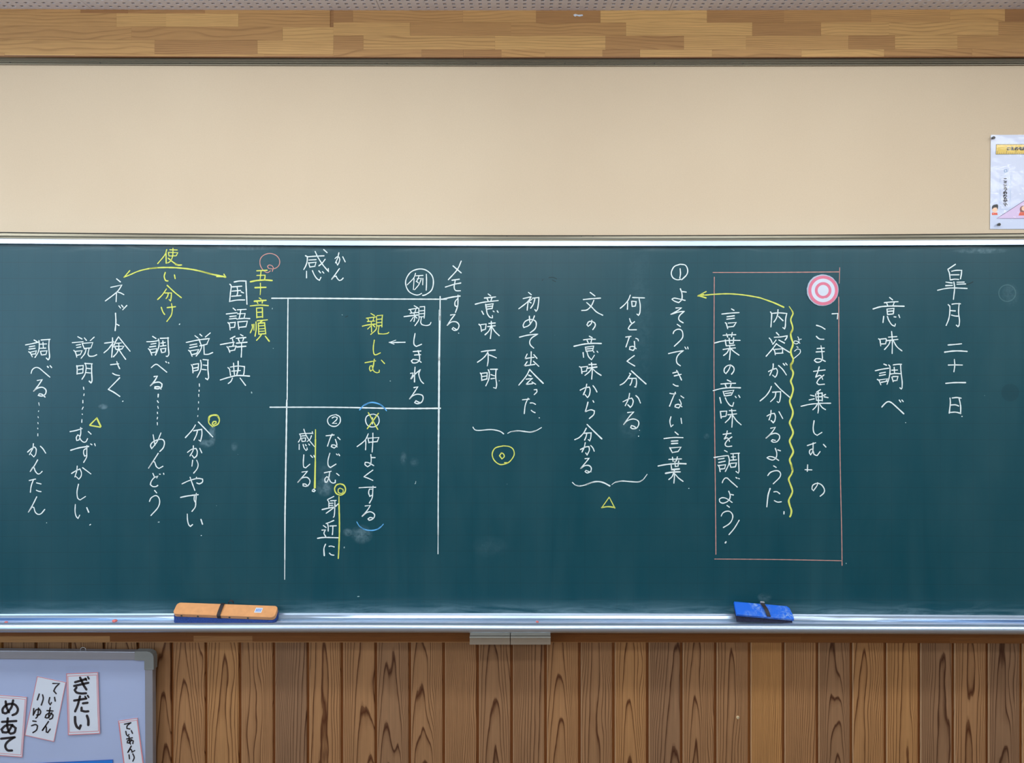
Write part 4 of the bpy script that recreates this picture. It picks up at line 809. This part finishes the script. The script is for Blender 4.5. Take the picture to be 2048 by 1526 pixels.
# ------------------------------------------------------------------ erasers on the tray
ZTRAY = -0.8868 + CZ
def felt_drop(ring_, h_max, mat, parent):
    """soft pad: squashed flat where it rests on the tray"""
    k = len(ring_); low = [Vector((p.x, p.y, max(ZTRAY, p.z - h_max))) for p in ring_]
    mb = MB(); mb.add(low + list(ring_), [tuple(range(k-1, -1, -1)), tuple(range(k, 2*k))] + [(i, (i+1) % k, k + (i+1) % k, k + i) for i in range(k)])
    return mb.build('felt_pad', mat, parent)
def eraser(name, P0, Pr, Pb, h_top, h_felt, r, mtop, mfelt, label, ch):
    """top-face corners: front left, front right, back left; thickness of body and felt"""
    u = Pr - P0; v = Pb - P0; v = v - u.normalized() * v.dot(u.normalized()); n = u.cross(v).normalized()
    root = empty(name, P0 - n * (h_top + h_felt)); tag(root, label, 'eraser')
    vs, fs = rbox(P0 - n*h_top, u, v, n*h_top, r, 6, ch); mb = MB(); mb.add(vs, fs); body = mb.build('body', mtop, root)
    eu, ev = u.normalized(), v.normalized()
    ring_ = rbox(P0 - n*(h_top + 0.0002) - eu*0.0012 - ev*0.0018, u + eu*0.0024, v + ev*0.0028, n*0.001, r, 6)[0]; ring_ = ring_[:len(ring_)//2]
    felt_drop(ring_, h_felt, mfelt, root)
    return root, u, v, n
Pf, Pr, Pb = at(345, 1226.5, 2.392), at(546, 1236.5, 2.394), at(360, 1205, 2.440)
Pf, Pr, Pb = at(344.5, 1227.3, 2.385), at(549, 1234.6, 2.388), at(366, 1204.8, 2.420)
er, u, v, n = eraser('chalkboard_eraser', Pf, Pr, Pb, 0.0145, 0.020, 0.012, M['orange'], M['felt_blue'], 'long orange eraser with black strap and blue pad on the chalk tray', 0.0012)
eu, ev = u.normalized(), v.normalized(); W = v.length
def strap_strip(parent, c, uw, pts, th, name='strap', mat=None):
    """band of width uw following pts (a along ev, b along n) from origin c"""
    mb = MB(); vs = []; k = len(pts)
    for s in (-uw/2, uw/2):
        for a, b in pts: vs.append(c + eu*s + ev*a + n*b)
    for s in (-uw/2, uw/2):
        for i, (a, b) in enumerate(pts):
            a0, b0 = pts[max(0, i-1)]; a1, b1 = pts[min(k-1, i+1)]; d = Vector((a1-a0, b1-b0)).normalized()
            vs.append(c + eu*s + ev*(a - d.y*th*-1 * -1) + n*(b + d.x*th*-1 * -1) if False else c + eu*s + ev*(a - d.y*th) + n*(b + d.x*th))
    fs = []
    for i in range(k-1):
        fs += [(i, i+1, k+i+1, k+i), (2*k+i, 3*k+i, 3*k+i+1, 2*k+i+1), (i, 2*k+i, 2*k+i+1, i+1), (k+i, k+i+1, 3*k+i+1, 3*k+i)]
    fs += [(0, k, 3*k, 2*k), (k-1, 3*k-1, 4*k-1, 2*k-1)]
    mb.add(vs, fs); return mb.build(name, mat or M['rubber'], parent)
c = Pf + eu * (u.length * 0.452)
strap_strip(er, c, 0.0115, [(-.0006, -.022), (-.0008, -.008), (-.0008, -.0006), (.0015, .0012), (.01, .0028), (.025, .0036), (W - .008, .0036), (W + .001, .001), (W + .0012, -.012)], .0009)
# loose curled end of the strap behind the body
cc = Pf + eu * (u.length * 0.50); mb = MB()
ring = []
c_ = Pf + eu*(u.length*0.527) + ev*(W + .001) + n*0.002
vs = []; fs = []; m_ = 14
for i in range(m_):
    a = math.radians(-20 + 230*i/(m_-1))
    for rr_, yy in ((.0095, 0), (.0095, .005), (.0083, .005), (.0083, 0)): vs.append(c_ + eu*(rr_*math.cos(a)*.9) + Vector((0, 0, 1))*rr_*math.sin(a)*.8 + ev*yy)
for i in range(m_-1):
    for q in range(4): fs.append((4*i+q, 4*i+(q+1)%4, 4*i+4+(q+1)%4, 4*i+4+q))
mb.add(vs, fs); mb.build('strap_loop', M['rubber'], er)
for f in (0.085, 0.245, 0.555, 0.735):
    mb = MB(); p = Pf + eu*(u.length*(f + .0)) - n*0.0085 - ev*0.0002
    mb.cyl(p + ev*0.001, p - ev*0.0009, 0.0033, 0.0029, 14); mb.build('rivet', M['rivet'], er)
mb = MB(); q0 = Pf + eu*(u.length*0.785) + ev*(W*0.34) + n*0.0002
vs = [q0, q0 + eu*0.023, q0 + eu*0.0235 + ev*(W*0.42), q0 + eu*0.0015 + ev*(W*0.42)]
mb.add(vs + [p + n*0.0003 for p in vs], [(3,2,1,0),(4,5,6,7),(0,1,5,4),(1,2,6,5),(2,3,7,6),(3,0,4,7)]); stk = mb.build('sticker', M['white'], er); stk['label'] = 'small white sticker'
mb = MB()
for k in range(4):
    a = 0.0035 + k*0.0045
    vs = [q0 + eu*(a + .0006*0) + ev*(W*0.08), q0 + eu*(a + .0024) + ev*(W*0.08), q0 + eu*(a + .0034) + ev*(W*0.34), q0 + eu*(a + .001) + ev*(W*0.34)]
    mb.add([p + n*0.0004 for p in vs], [(0,1,2,3)])
mb.build('print', M['cardblue'], stk)

Pf, Pr, Pb = at(1474, 1228.5, 2.384), at(1588.5, 1238.5, 2.387), at(1468, 1202.5, 2.420)
u = Pr - Pf; v = Pb - Pf; eu = u.normalized(); v = v - eu * v.dot(eu); n = u.cross(v).normalized(); W = v.length; ev = v.normalized()
sk = Pb - Pf; skew = eu * (sk.dot(eu) * 1.0)
be = empty('chalkboard_eraser', Pf - n*0.02); tag(be, 'short blue eraser dusted with chalk and dark pad on the chalk tray', 'eraser')
# bevelled lid: flat top with chamfered right end, sheared slightly to the left at the back
def lidpt(a, b, c): return Pf + eu*a + ev*b + n*c + skew*(b/W)
Lx = u.length; outl = [(0, 0), (Lx, 0), (Lx + .001, W*0.25), (Lx - .004, W*0.86), (Lx - .012, W), (0.001, W), (-.0005, W*.5)]
mb = MB(); k = len(outl); vs = [lidpt(a, b, -0.0095) for a, b in outl] + [lidpt(a, b, -0.0012) for a, b in outl]
cx_, cy_ = Lx/2, W/2
vs += [lidpt(cx_ + (a-cx_)*(1 - .0022/cx_), cy_ + (b-cy_)*(1 - .0022/cy_), 0.0) for a, b in outl]
fs = [tuple(range(k-1, -1, -1))] + [(L_*k+i, L_*k+(i+1)%k, (L_+1)*k+(i+1)%k, (L_+1)*k+i) for L_ in range(2) for i in range(k)] + [tuple(range(2*k, 3*k))]
mb.add(vs, fs); mb.build('body', M['blue'], be)
felt_drop([lidpt(a, b, -0.0096) for a, b in [(0.0015, 0.0015), (Lx - .003, .0015), (Lx - .003, W*.8), (Lx - .014, W - .001), (0.002, W - .001)]], 0.020, M['felt_dark'], be)
c = Pf + eu*(Lx*0.545)
sk_ = skew; 
def bandv(parent, a0, a1, uw, th, b0, b1):
    mb = MB(); cols = []
    for t in range(7):
        f = t/6; b = b0 + (b1-b0)*f; a = a0 + (a1-a0)*f; hgt = 0.0015 + 0.0055*math.sin(math.pi*min(1, f*1.15)*0.85)
        cols.append([lidpt(a - uw/2, b, hgt), lidpt(a + uw/2, b, hgt), lidpt(a + uw/2, b, hgt + th), lidpt(a - uw/2, b, hgt + th)])
    cols.insert(0, [lidpt(a0 - uw/2, b0 - .0008, -0.0045), lidpt(a0 + uw/2, b0 - .0008, -0.0045), lidpt(a0 + uw/2, b0 - .002, -0.0045), lidpt(a0 - uw/2, b0 - .002, -0.0045)])
    cols.append([lidpt(a1 - uw/2, W + .001, -.006), lidpt(a1 + uw/2, W + .001, -.006), lidpt(a1 + uw/2, W + .002, -.006), lidpt(a1 - uw/2, W + .002, -.006)])
    vs = [p for r_ in cols for p in r_]; m = len(cols)
    fs = [(4*i+q, 4*i+(q+1)%4, 4*i+4+(q+1)%4, 4*i+4+q) for i in range(m-1) for q in range(4)] + [(0,1,2,3), (4*m-1, 4*m-2, 4*m-3, 4*m-4)]
    mb.add(vs, fs); mb.build('strap', M['rubber'], parent)
bandv(be, Lx*0.555, Lx*0.495, 0.0125, 0.0012, 0.002, W - .002)
mb = MB(); p = lidpt(Lx*0.455, W - .002, .0062); mb.add(*rbox(p - n*.004, eu*0.014, ev*0.006, n*0.0055, 0.002, 3)); mb.build('strap_buckle', M['wbframe'], be)

# chalk crumbs on the tray
def crumb(u_, v_, s, mat, label, Y):
    p = at(u_, v_, Y); bm = bmesh.new(); bmesh.ops.create_icosphere(bm, subdivisions=2, radius=s)
    rr_ = random.Random(int(u_))
    for q in bm.verts: q.co = Vector((q.co.x*1.25, q.co.y, q.co.z*0.75)) * rr_.uniform(0.82, 1.12)
    me = bpy.data.meshes.new('chalk_crumb'); bm.to_mesh(me); bm.free()
    o = link('chalk_crumb', me, mat); o.location = p + Vector((0, 0, s*0.2)); tag(o, label, 'chalk')
crumb(229.5, 1242.5, .0065, M['stubpink'], 'pink lump of chalk on the tray left of the orange eraser', 2.392)
crumb(12.5, 1245, .0045, M['stubpink'], 'small pink chalk crumb at the left end of the tray', 2.391)
crumb(1074.5, 1244, .0042, M['stubpink'], 'small pink chalk crumb on the tray above the drawers', 2.391)

# ------------------------------------------------------------------ round target magnet
def disc(mb, c, r, y, th, n=56, r2=0.0, wob=0):
    vs = []; fs = []; rg = random.Random(5); wb = [rg.uniform(-wob, wob) for _ in range(n)]
    for yy in (y, y + th):
        for i in range(n):
            a = 2*math.pi*i/n; vs.append((c.x + (r + wb[i])*math.cos(a), yy, c.z + (r + wb[i])*math.sin(a)))
    if r2:
        for yy in (y, y + th):
            for i in range(n):
                a = 2*math.pi*i/n; vs.append((c.x + r2*math.cos(a), yy, c.z + r2*math.sin(a)))
        for i in range(n):
            j = (i+1) % n
            fs += [(i, j, 2*n+j, 2*n+i), (n+i, 3*n+i, 3*n+j, n+j), (i, n+i, n+j, j), (2*n+i, 2*n+j, 3*n+j, 3*n+i)]
    else:
        fs = [tuple(range(n)), tuple(range(2*n-1, n-1, -1))] + [(i, i+n, (i+1)%n+n, (i+1)%n) for i in range(n)]
    mb.add(vs, fs)
pc = on_board(1645.5, 581); YD = pc.y - 0.0035; s = YD/F
tm = empty('target_magnet', pc); tag(tm, 'round pink and white target magnet beside the pink chalk frame', 'magnet')
mb = MB(); disc(mb, on_board(1644.8, 580.5), 31.6*s, YD + .0008, .0026, wob=.0006); mb.build('backing', plain('clear_rim', srgb(176, 196, 214), 0.15, vary=.05), tm)
mb = MB(); disc(mb, pc, 29.6*s, YD + .0002, .0008, r2=23.6*s); mb.build('outer_ring', M['pinkprint'], tm)
mb = MB(); disc(mb, pc, 23.6*s, YD + .0002, .0008, r2=16.6*s); mb.build('white_ring', M['white'], tm)
mb = MB(); disc(mb, pc, 16.6*s, YD + .0002, .0008, r2=11.0*s); mb.build('inner_ring', M['pinkprint'], tm)
mb = MB(); disc(mb, pc, 11.0*s, YD + .0002, .0008); mb.build('white_centre', M['white'], tm)
mb = MB()
ribbon(mb, [(1639.5, 596.5), (1645, 598), (1651, 596.4)], 1.2, lambda q: at(q.x, q.y, YD - .0001)); mb.build('crease', M['white'], tm)

# ------------------------------------------------------------------ generic flat printed things
def flat_poly(mb, pts, Y, th=0.0):
    """pts: image points, counter-clockwise or not, on the plane Y"""
    P = [at(a, b, Y) for a, b in pts]
    if th: mb.prism([(p.x, p.y, p.z) for p in P], th)
    else: mb.add(P, [tuple(range(len(P)))])
def outline(mb, pts, Y, wd):
    n_ = len(pts); C0 = Vector((sum(p[0] for p in pts)/n_, sum(p[1] for p in pts)/n_)); vs = []; P = [Vector(p) for p in pts]
    inner = []
    for i in range(n_):
        a, b, c_ = P[i-1], P[i], P[(i+1) % n_]; d0 = (b-a).normalized(); d1 = (c_-b).normalized()
        n0 = Vector((-d0.y, d0.x)); n1 = Vector((-d1.y, d1.x))
        if n0.dot(C0 - b) < 0: n0 = -n0
        if n1.dot(C0 - b) < 0: n1 = -n1
        m = (n0 + n1).normalized(); inner.append(b + m * wd / max(.3, m.dot(n0)))
    vs = [at(p.x, p.y, Y) for p in P] + [at(p.x, p.y, Y) for p in inner]
    mb.add(vs, [(i, (i+1) % n_, n_ + (i+1) % n_, n_ + i) for i in range(n_)])
def letters(parent, x0, y0, k, txt, Y, wd, mat=None, name='lettering'):
    mb = MB()
    for w_, P in strokes(txt):
        P = [(a/k + x0, b/k + y0) for a, b in P]
        ribbon(mb, P, w_ or wd, lambda q: at(q.x, q.y, Y), taper=False)
    return mb.build(name, mat or M['ink'], parent)

# ------------------------------------------------------------------ whiteboard hanging low on the planks
YWB = 2.452
wb = empty('whiteboard', at(140, 1400, YWB)); tag(wb, 'small grey-framed whiteboard with word cards hanging on the plank wall', 'whiteboard')
mb = MB(); flat_poly(mb, [(-330, 1314), (294, 1319.5), (296, 1700), (-330, 1695)], YWB, .010); mb.build('panel', M['wb'], wb)
FR = dict(n=2)
def bar(name, pts, Y, th, mat, parent, bev=.0015):
    mb = MB(); flat_poly(mb, pts, Y, th); return mb.build(name, mat, parent, bevel=bev)
bar('frame_top', [(-345, 1298.5), (275, 1303.8), (275, 1320.2), (-345, 1315)], YWB - .0065, .022, M['wbframe'], wb)
bar('frame_side', [(289.5, 1335), (305.2, 1335), (306.5, 1700), (291, 1700)], YWB - .0065, .022, M['wbframe'], wb)
bar('frame_side', [(-347, 1312), (-331, 1312), (-331, 1700), (-347, 1700)], YWB - .0065, .022, M['wbframe'], wb)
bar('frame_bottom', [(-345, 1692), (306, 1696), (306, 1712), (-345, 1708)], YWB - .0065, .022, M['wbframe'], wb)
cap = [(269, 1303.2), (294, 1303.2), (300, 1304.6), (305, 1308.6), (307.2, 1315), (307.4, 1340), (288.3, 1340), (288.3, 1321.5), (269, 1321.2)]
bar('corner_cap', cap, YWB - .0085, .025, M['wbcap'], wb, .0012)
# hanging ring on its top edge and the hook in the planks
mb = MB(); c_ = at(166.5, 1299, YWB + .006); R0 = .0085; npt = 20; vs = []; fs = []
for i in range(npt):
    a = 2*math.pi*i/npt
    for j in range(6):
        b = 2*math.pi*j/6; rr_ = R0 + .0016*math.cos(b); vs.append((c_.x + rr_*math.cos(a), c_.y + .0016*math.sin(b), c_.z + rr_*math.sin(a)*0.8))
for i in range(npt):
    for j in range(6): fs.append((i*6+j, i*6+(j+1)%6, ((i+1)%npt)*6+(j+1)%6, ((i+1)%npt)*6+j))
mb.add(vs, fs); mb.build('hanging_ring', M['steel'], wb, smooth=True)
hk = empty('wall_hook', at(167, 1292, YW)); tag(hk, 'small brass screw hook in the planks holding the whiteboard', 'hook')
mb = MB(); p = at(165, 1296.5, YW - .013); mb.cyl(p + Vector((0, .012, 0)), p - Vector((0, .022, 0)), .0018, n=10); mb.build('shank', M['brass'], hk, smooth=True)
mb = MB(); q = p - Vector((0, .022, 0)); mb.cyl(q, q + Vector((.010, -.002, .007)), .0018, .0014, 10); mb.cyl(q, q + Vector((-.009, 0, -.001)), .0018, .0014, 10); mb.build('hook_tip', M['brass'], hk, smooth=True)
mb = MB(); c0 = p - Vector((0, -.0012, 0)); mb.cyl(c0, c0 - Vector((0, .003, 0)), .005, .0042, 14); mb.build('collar', M['brass'], hk)

def card(label, pts, filmpts, Y, wd, gap=None, name='word_card'):
    c_ = Vector((sum(p[0] for p in pts)/4, sum(p[1] for p in pts)/4)); root = empty(name, at(c_.x, c_.y, Y)); tag(root, label, 'card', 'word cards on the whiteboard')
    mb = MB(); flat_poly(mb, pts, Y, .0012); mb.build('sheet', M['white'], root)
    mb = MB(); outline(mb, pts, Y - .0003, wd)
    if gap:
        P = [Vector(p) for p in pts]; inn = [tuple(p + (c_ - p).normalized() * gap * 1.41) for p in P]; outline(mb, inn, Y - .0003, wd*.7)
    mb.build('border', M['rose'], root)
    mb = MB(); flat_poly(mb, filmpts, Y - .0010, .0004); mb.build('film', M['film'], root)
    return root
c1 = card('white card with pink double border reading ぎだい', [(132.5, 1347), (196.2, 1344.3), (200.2, 1467.5), (136, 1470.5)], [(131, 1333), (197, 1329), (202, 1474), (134, 1478)], YWB - .004, 1.5, 4)
letters(c1, 0, 1180, 4, '600 738 690 712;592 768 708 742;640 700 668 760 692 798;612 780 598 800 612 820 650 828 690 826;w3.4 682 706 692 724;702 694 712 712', YWB - .0045, 4.7)
letters(c1, 0, 1180, 4, '592 885 692 868;640 850 622 920 600 973;662 907 702 902;652 940 652 965 680 972 708 970;w3.4 680 850 688 866;700 843 710 860;w5.2 600 1015 602 1060 615 1095 635 1108 646 1082;695 1005 706 1040 706 1082', YWB - .0045, 4.7)
c2 = card('tilted white card with thin pink border reading ていあん りゆう', [(74.3, 1352.5), (132, 1364.5), (108, 1483.7), (49.3, 1470.7)], [(72.5, 1345), (134, 1359), (110, 1491), (46, 1476)], YWB - .0020, 1.2)
letters(c2, 0, 1180, 4, '422 748 475 748 445 778 430 808 450 830;398 860 390 898 402 918 412 900;436 858 442 890;375 965 425 968;402 940 390 1000 392 1022;415 982 385 1022 362 1020 370 998 400 985 424 1000 418 1025 395 1035;388 1052 338 1124;342 1120 365 1088 370 1100 370 1135 382 1140 402 1112;'
        '314 832 298 880;340 838 346 870 330 922;270 948 266 1002;270 992 290 958 316 955 326 975 315 998 292 1000;308 944 302 1005 286 1026;262 1048 290 1052;252 1086 285 1076 300 1088 292 1120 262 1142', YWB - .0025, 2.9)
c3 = card('white card with pink double border reading めあて at the left edge', [(-20, 1388.5), (53.7, 1394), (44.5, 1514.8), (-29, 1509)], [(-22, 1384), (56, 1388), (47, 1521), (-31, 1515)], YWB - .0030, 1.3, 3.6)
letters(c3, 0, 1180, 4, '45 890 52 935 72 980;105 882 90 940 50 985 22 980 22 950 60 915 115 915 142 950 132 985 98 1002;15 1055 132 1048;62 1025 58 1090 75 1145;100 1078 62 1135 22 1138 12 1115 45 1085 90 1080 125 1105 115 1140 82 1150;8 1190 120 1178;110 1180 60 1215 42 1250 60 1282 98 1284', YWB - .0035, 4.7)
c4 = card('narrow white card with pink border reading ていあんりゆう near the right frame', [(236.2, 1441.5), (275, 1435.5), (292, 1562), (252, 1568)], [(233.5, 1434), (276, 1427.5), (294, 1570), (250, 1575)], YWB - .0025, 1.3, 3.0)
letters(c4, 0, 1180, 4, '995 1074 1048 1062;1042 1064 1016 1088 1016 1108 1040 1112;1006 1130 1012 1158 1022 1168 1032 1155;1050 1124 1060 1148;1012 1192 1060 1182;1032 1172 1034 1205 1044 1234;1054 1198 1034 1225 1018 1222 1020 1206 1045 1198 1066 1208 1062 1230;1050 1248 1022 1300;1025 1295 1042 1272 1052 1280 1056 1298 1078 1284;1032 1318 1036 1352;1062 1310 1074 1340 1062 1370;1050 1395 1052 1430;1050 1420 1070 1400 1092 1405 1090 1425 1072 1430;1074 1390 1076 1440', YWB - .0030, 2.6)
bc = empty('picture_card', at(140, 1560, YWB)); tag(bc, 'blue card at the bottom edge of the whiteboard', 'card')
mb = MB(); flat_poly(mb, [(50, 1527.5), (226, 1519.2), (229, 1640), (56, 1648)], YWB - .0016, .0012); mb.build('sheet', M['cardblue'], bc)
mb = MB(); flat_poly(mb, [(46, 1524), (228.5, 1515), (232, 1646), (52, 1655)], YWB - .0024, .0004); mb.build('film', M['film'], bc)
mb = MB(); outline(mb, [(50, 1527.5), (226, 1519.2), (229, 1640), (56, 1648)], YWB - .0018, 0.8); mb.build('border', M['purple'], bc)

# brass screw in the planks at right
sc = empty('screw_hook', at(1475.5, 1434.5, YW)); tag(sc, 'tiny brass screw in a knot of the planks, right of centre', 'screw')
mb = MB(); p = at(1475.5, 1434.5, YW - .0115); mb.cyl(p, p - Vector((0, .004, 0)), .0058, .0044, 14); mb.build('head', M['screw'], sc)
mb = MB(); p = p - Vector((0, .004, 0)); mb.cyl(p, p + Vector((.003, -.004, .002)), .0012, .001, 8); mb.build('tip', M['steel'], sc)

# ------------------------------------------------------------------ laminated poster at the right edge
YP = YW - .003
po = empty('laminated_poster', at(2060, 365, YP)); tag(po, 'white laminated voice-level poster pinned to the beige wall, right edge', 'poster')
mb = MB(); flat_poly(mb, [(1981.8, 269.8), (2275, 268.5), (2275, 458.5), (1980.2, 458)], YP, .0006); mb.build('sheet', M['paper'], po)
mb = MB(); flat_poly(mb, [(1992, 288.5), (2250, 287.3), (2250, 308), (1991.3, 309)], YP - .0003); bn = mb.build('ruler_banner', M['yellowprint'], po)
mb = MB(); outline(mb, [(1992, 288.5), (2250, 287.3), (2250, 308), (1991.3, 309)], YP - .0004, .9)
for i in range(60):
    x = 1995.3 + i*3.66; h = 6.5 if i % 5 == 0 else 2.6; ribbon(mb, [(x, 308), (x, 308 - h)], .7, lambda q: at(q.x, q.y, YP - .0004), taper=False)
mb.build('ruler_marks', M['hair'], po)
letters(po, 1900, 240, 6.358, '728 355 756 352;725 372 740 380 760 378;782 344 800 350;775 364 806 360 780 382;792 372 812 382;846 350 836 380 826 372 834 354 856 350 868 364 854 382;896 345 892 374 904 382 918 374;882 356 910 354;883 366 908 365;928 348 928 382;940 345 940 372', YP - .0005, 2.1)
letters(po, 1900, 240, 6.358, 'w1 690 630 722 630 725 662 690 662 690 630', YP - .0005, 1.2, M['paleblue'], 'numeral')
letters(po, 1900, 240, 6.358, '690 746 716 746;686 774 704 782 720 778;688 798 716 798;684 824 704 832 720 828;690 852 712 850 686 880;688 878 714 866 722 882 700 898;704 912 692 938 680 930 688 914 712 914 722 928 710 945;682 962 706 956;692 950 684 978;714 962 722 970;706 976 704 990 690 998 686 990 718 1000;680 1022 710 1016 710 1036 700 1044;696 1006 686 1042;718 1012 726 1030;682 1066 718 1060 698 1078 706 1094;720 1072 726 1080', YP - .0005, 1.9)
mb = MB(); outline(mb, [(1999.8, 351.5), (2021.5, 351.5), (2020.5, 418.5), (2000, 418.5)], YP - .0004, .35); mb.build('text_box', M['paleblue'], po)
mb = MB(); flat_poly(mb, [(1993.5, 437), (2150, 336), (2150, 437)], YP - .0003); mb.build('triangle', M['lilac'], po)
letters(po, 0, 0, 1, '2150 336 1993.5 437 2150 437', YP - .0004, .9, M['purple'], 'triangle_outline')
def blob(mb, cx_, cy_, rx, ry, Y, n=20): flat_poly(mb, [(cx_ + rx*math.cos(2*math.pi*i/n), cy_ + ry*math.sin(2*math.pi*i/n)) for i in range(n)], Y)
mb = MB(); blob(mb, 1989.6, 419.5, 5.4, 5.6, YP - .0003); mb.build('printed_face', M['skin'], po)
mb = MB(); flat_poly(mb, [(1983.8, 419), (1984, 413), (1987, 409.8), (1991, 409), (1995, 408.4), (1996.4, 412), (1995.6, 419), (1993, 414.8), (1988, 415.2)], YP - .0004); mb.build('printed_hair', M['hair'], po)
mb = MB(); flat_poly(mb, [(1983.4, 430), (1984, 425.2), (1994.4, 425.2), (1995.4, 430)], YP - .0004); mb.build('printed_shirt', M['redshirt'], po)
mb = MB(); blob(mb, 2046.5, 419, 7, 8, YP - .00035); mb.build('printed_hair', M['brownhair'], po)
mb = MB(); blob(mb, 2047.5, 417, 4.4, 4.6, YP - .0004); mb.build('printed_face', M['skin'], po)
mb = MB(); flat_poly(mb, [(2037, 431), (2040, 424), (2056, 424), (2059, 431)], YP - .00045); mb.build('printed_shirt', M['redshirt'], po)
mb = MB(); NXp, NYp = 16, 12; vs = []; fs = []
pr_ = random.Random(11)
for j in range(NYp + 1):
    for i in range(NXp + 1):
        fu, fv = i/NXp, j/NYp; x = 1980.6 + fu*295; y = 268.6 + fv*190.4
        d = .0008 + (.0022*pr_.random() if fv < .62 and 0 < i < NXp and j > 0 else .0002)
        vs.append(at(x, y, YP - d))
for j in range(NYp):
    for i in range(NXp): a = j*(NXp+1)+i; fs.append((a, a+1, a+NXp+2, a+NXp+1))
mb.add(vs, fs); mb.build('film', M['film'], po, smooth=True)
for (a, b, lb) in ((1985.3, 276.2, 'dark pushpin in the top left corner of the poster'), (1996.2, 449.2, 'dark pushpin at the lower left of the poster')):
    rt = empty('pushpin', at(a, b, YP)); tag(rt, lb, 'pushpin')
    p = at(a, b, YP - .0035); mb = MB(); mb.cyl(p, p + Vector((-.0008, -.008, -.0008)), .0042, .0050, 16); mb.build('head', M['pin'], rt, bevel=.0006)
    mb = MB(); mb.cyl(p + Vector((0, .007, 0)), p, .0007, n=8); mb.build('needle', M['steel'], rt)

# ------------------------------------------------------------------ ceiling lamps and windows (outside the frame, they light the room)
for i, (x, y, e) in enumerate(LAMPS):
    rt = empty('ceiling_lamp', (x, y, ZL)); tag(rt, 'long white fluorescent ceiling lamp above the room, out of view', 'lamp', 'fluorescent ceiling lamps')
    mb = MB(); mb.box(x-.63, x+.63, y-.10, y+.10, ZL + .012, ZL + .05); mb.build('housing', M['wall'], rt)
    mb = MB(); mb.box(x-.60, x+.60, y-.085, y+.085, ZL - .02, ZL + .012); mb.build('diffuser', M['lamp'], rt)
    mb = MB(); mb.box(x-.5, x-.48, y-.01, y+.01, ZL + .05, ZC + .01); mb.box(x+.48, x+.5, y-.01, y+.01, ZL + .05, ZC + .01); mb.build('rod', M['steel'], rt)
for i, (y0, y1) in enumerate(((-5.2, -3.2), (-2.6, -0.6), (-0.1, 1.9))):
    mb = MB(); fr = .05
    for a, b in ((y0, y0+fr), (y1-fr, y1), ((y0+y1)/2-fr/2, (y0+y1)/2+fr/2)): mb.box(XL-.08, XL-.03, a, b, .95, 2.55)
    mb.box(XL-.08, XL-.03, y0, y1, .95, 1.0); mb.box(XL-.08, XL-.03, y0, y1, 2.5, 2.55)
    tag(mb.build('window_%d' % (i+1), M['wbframe']), kind='structure')
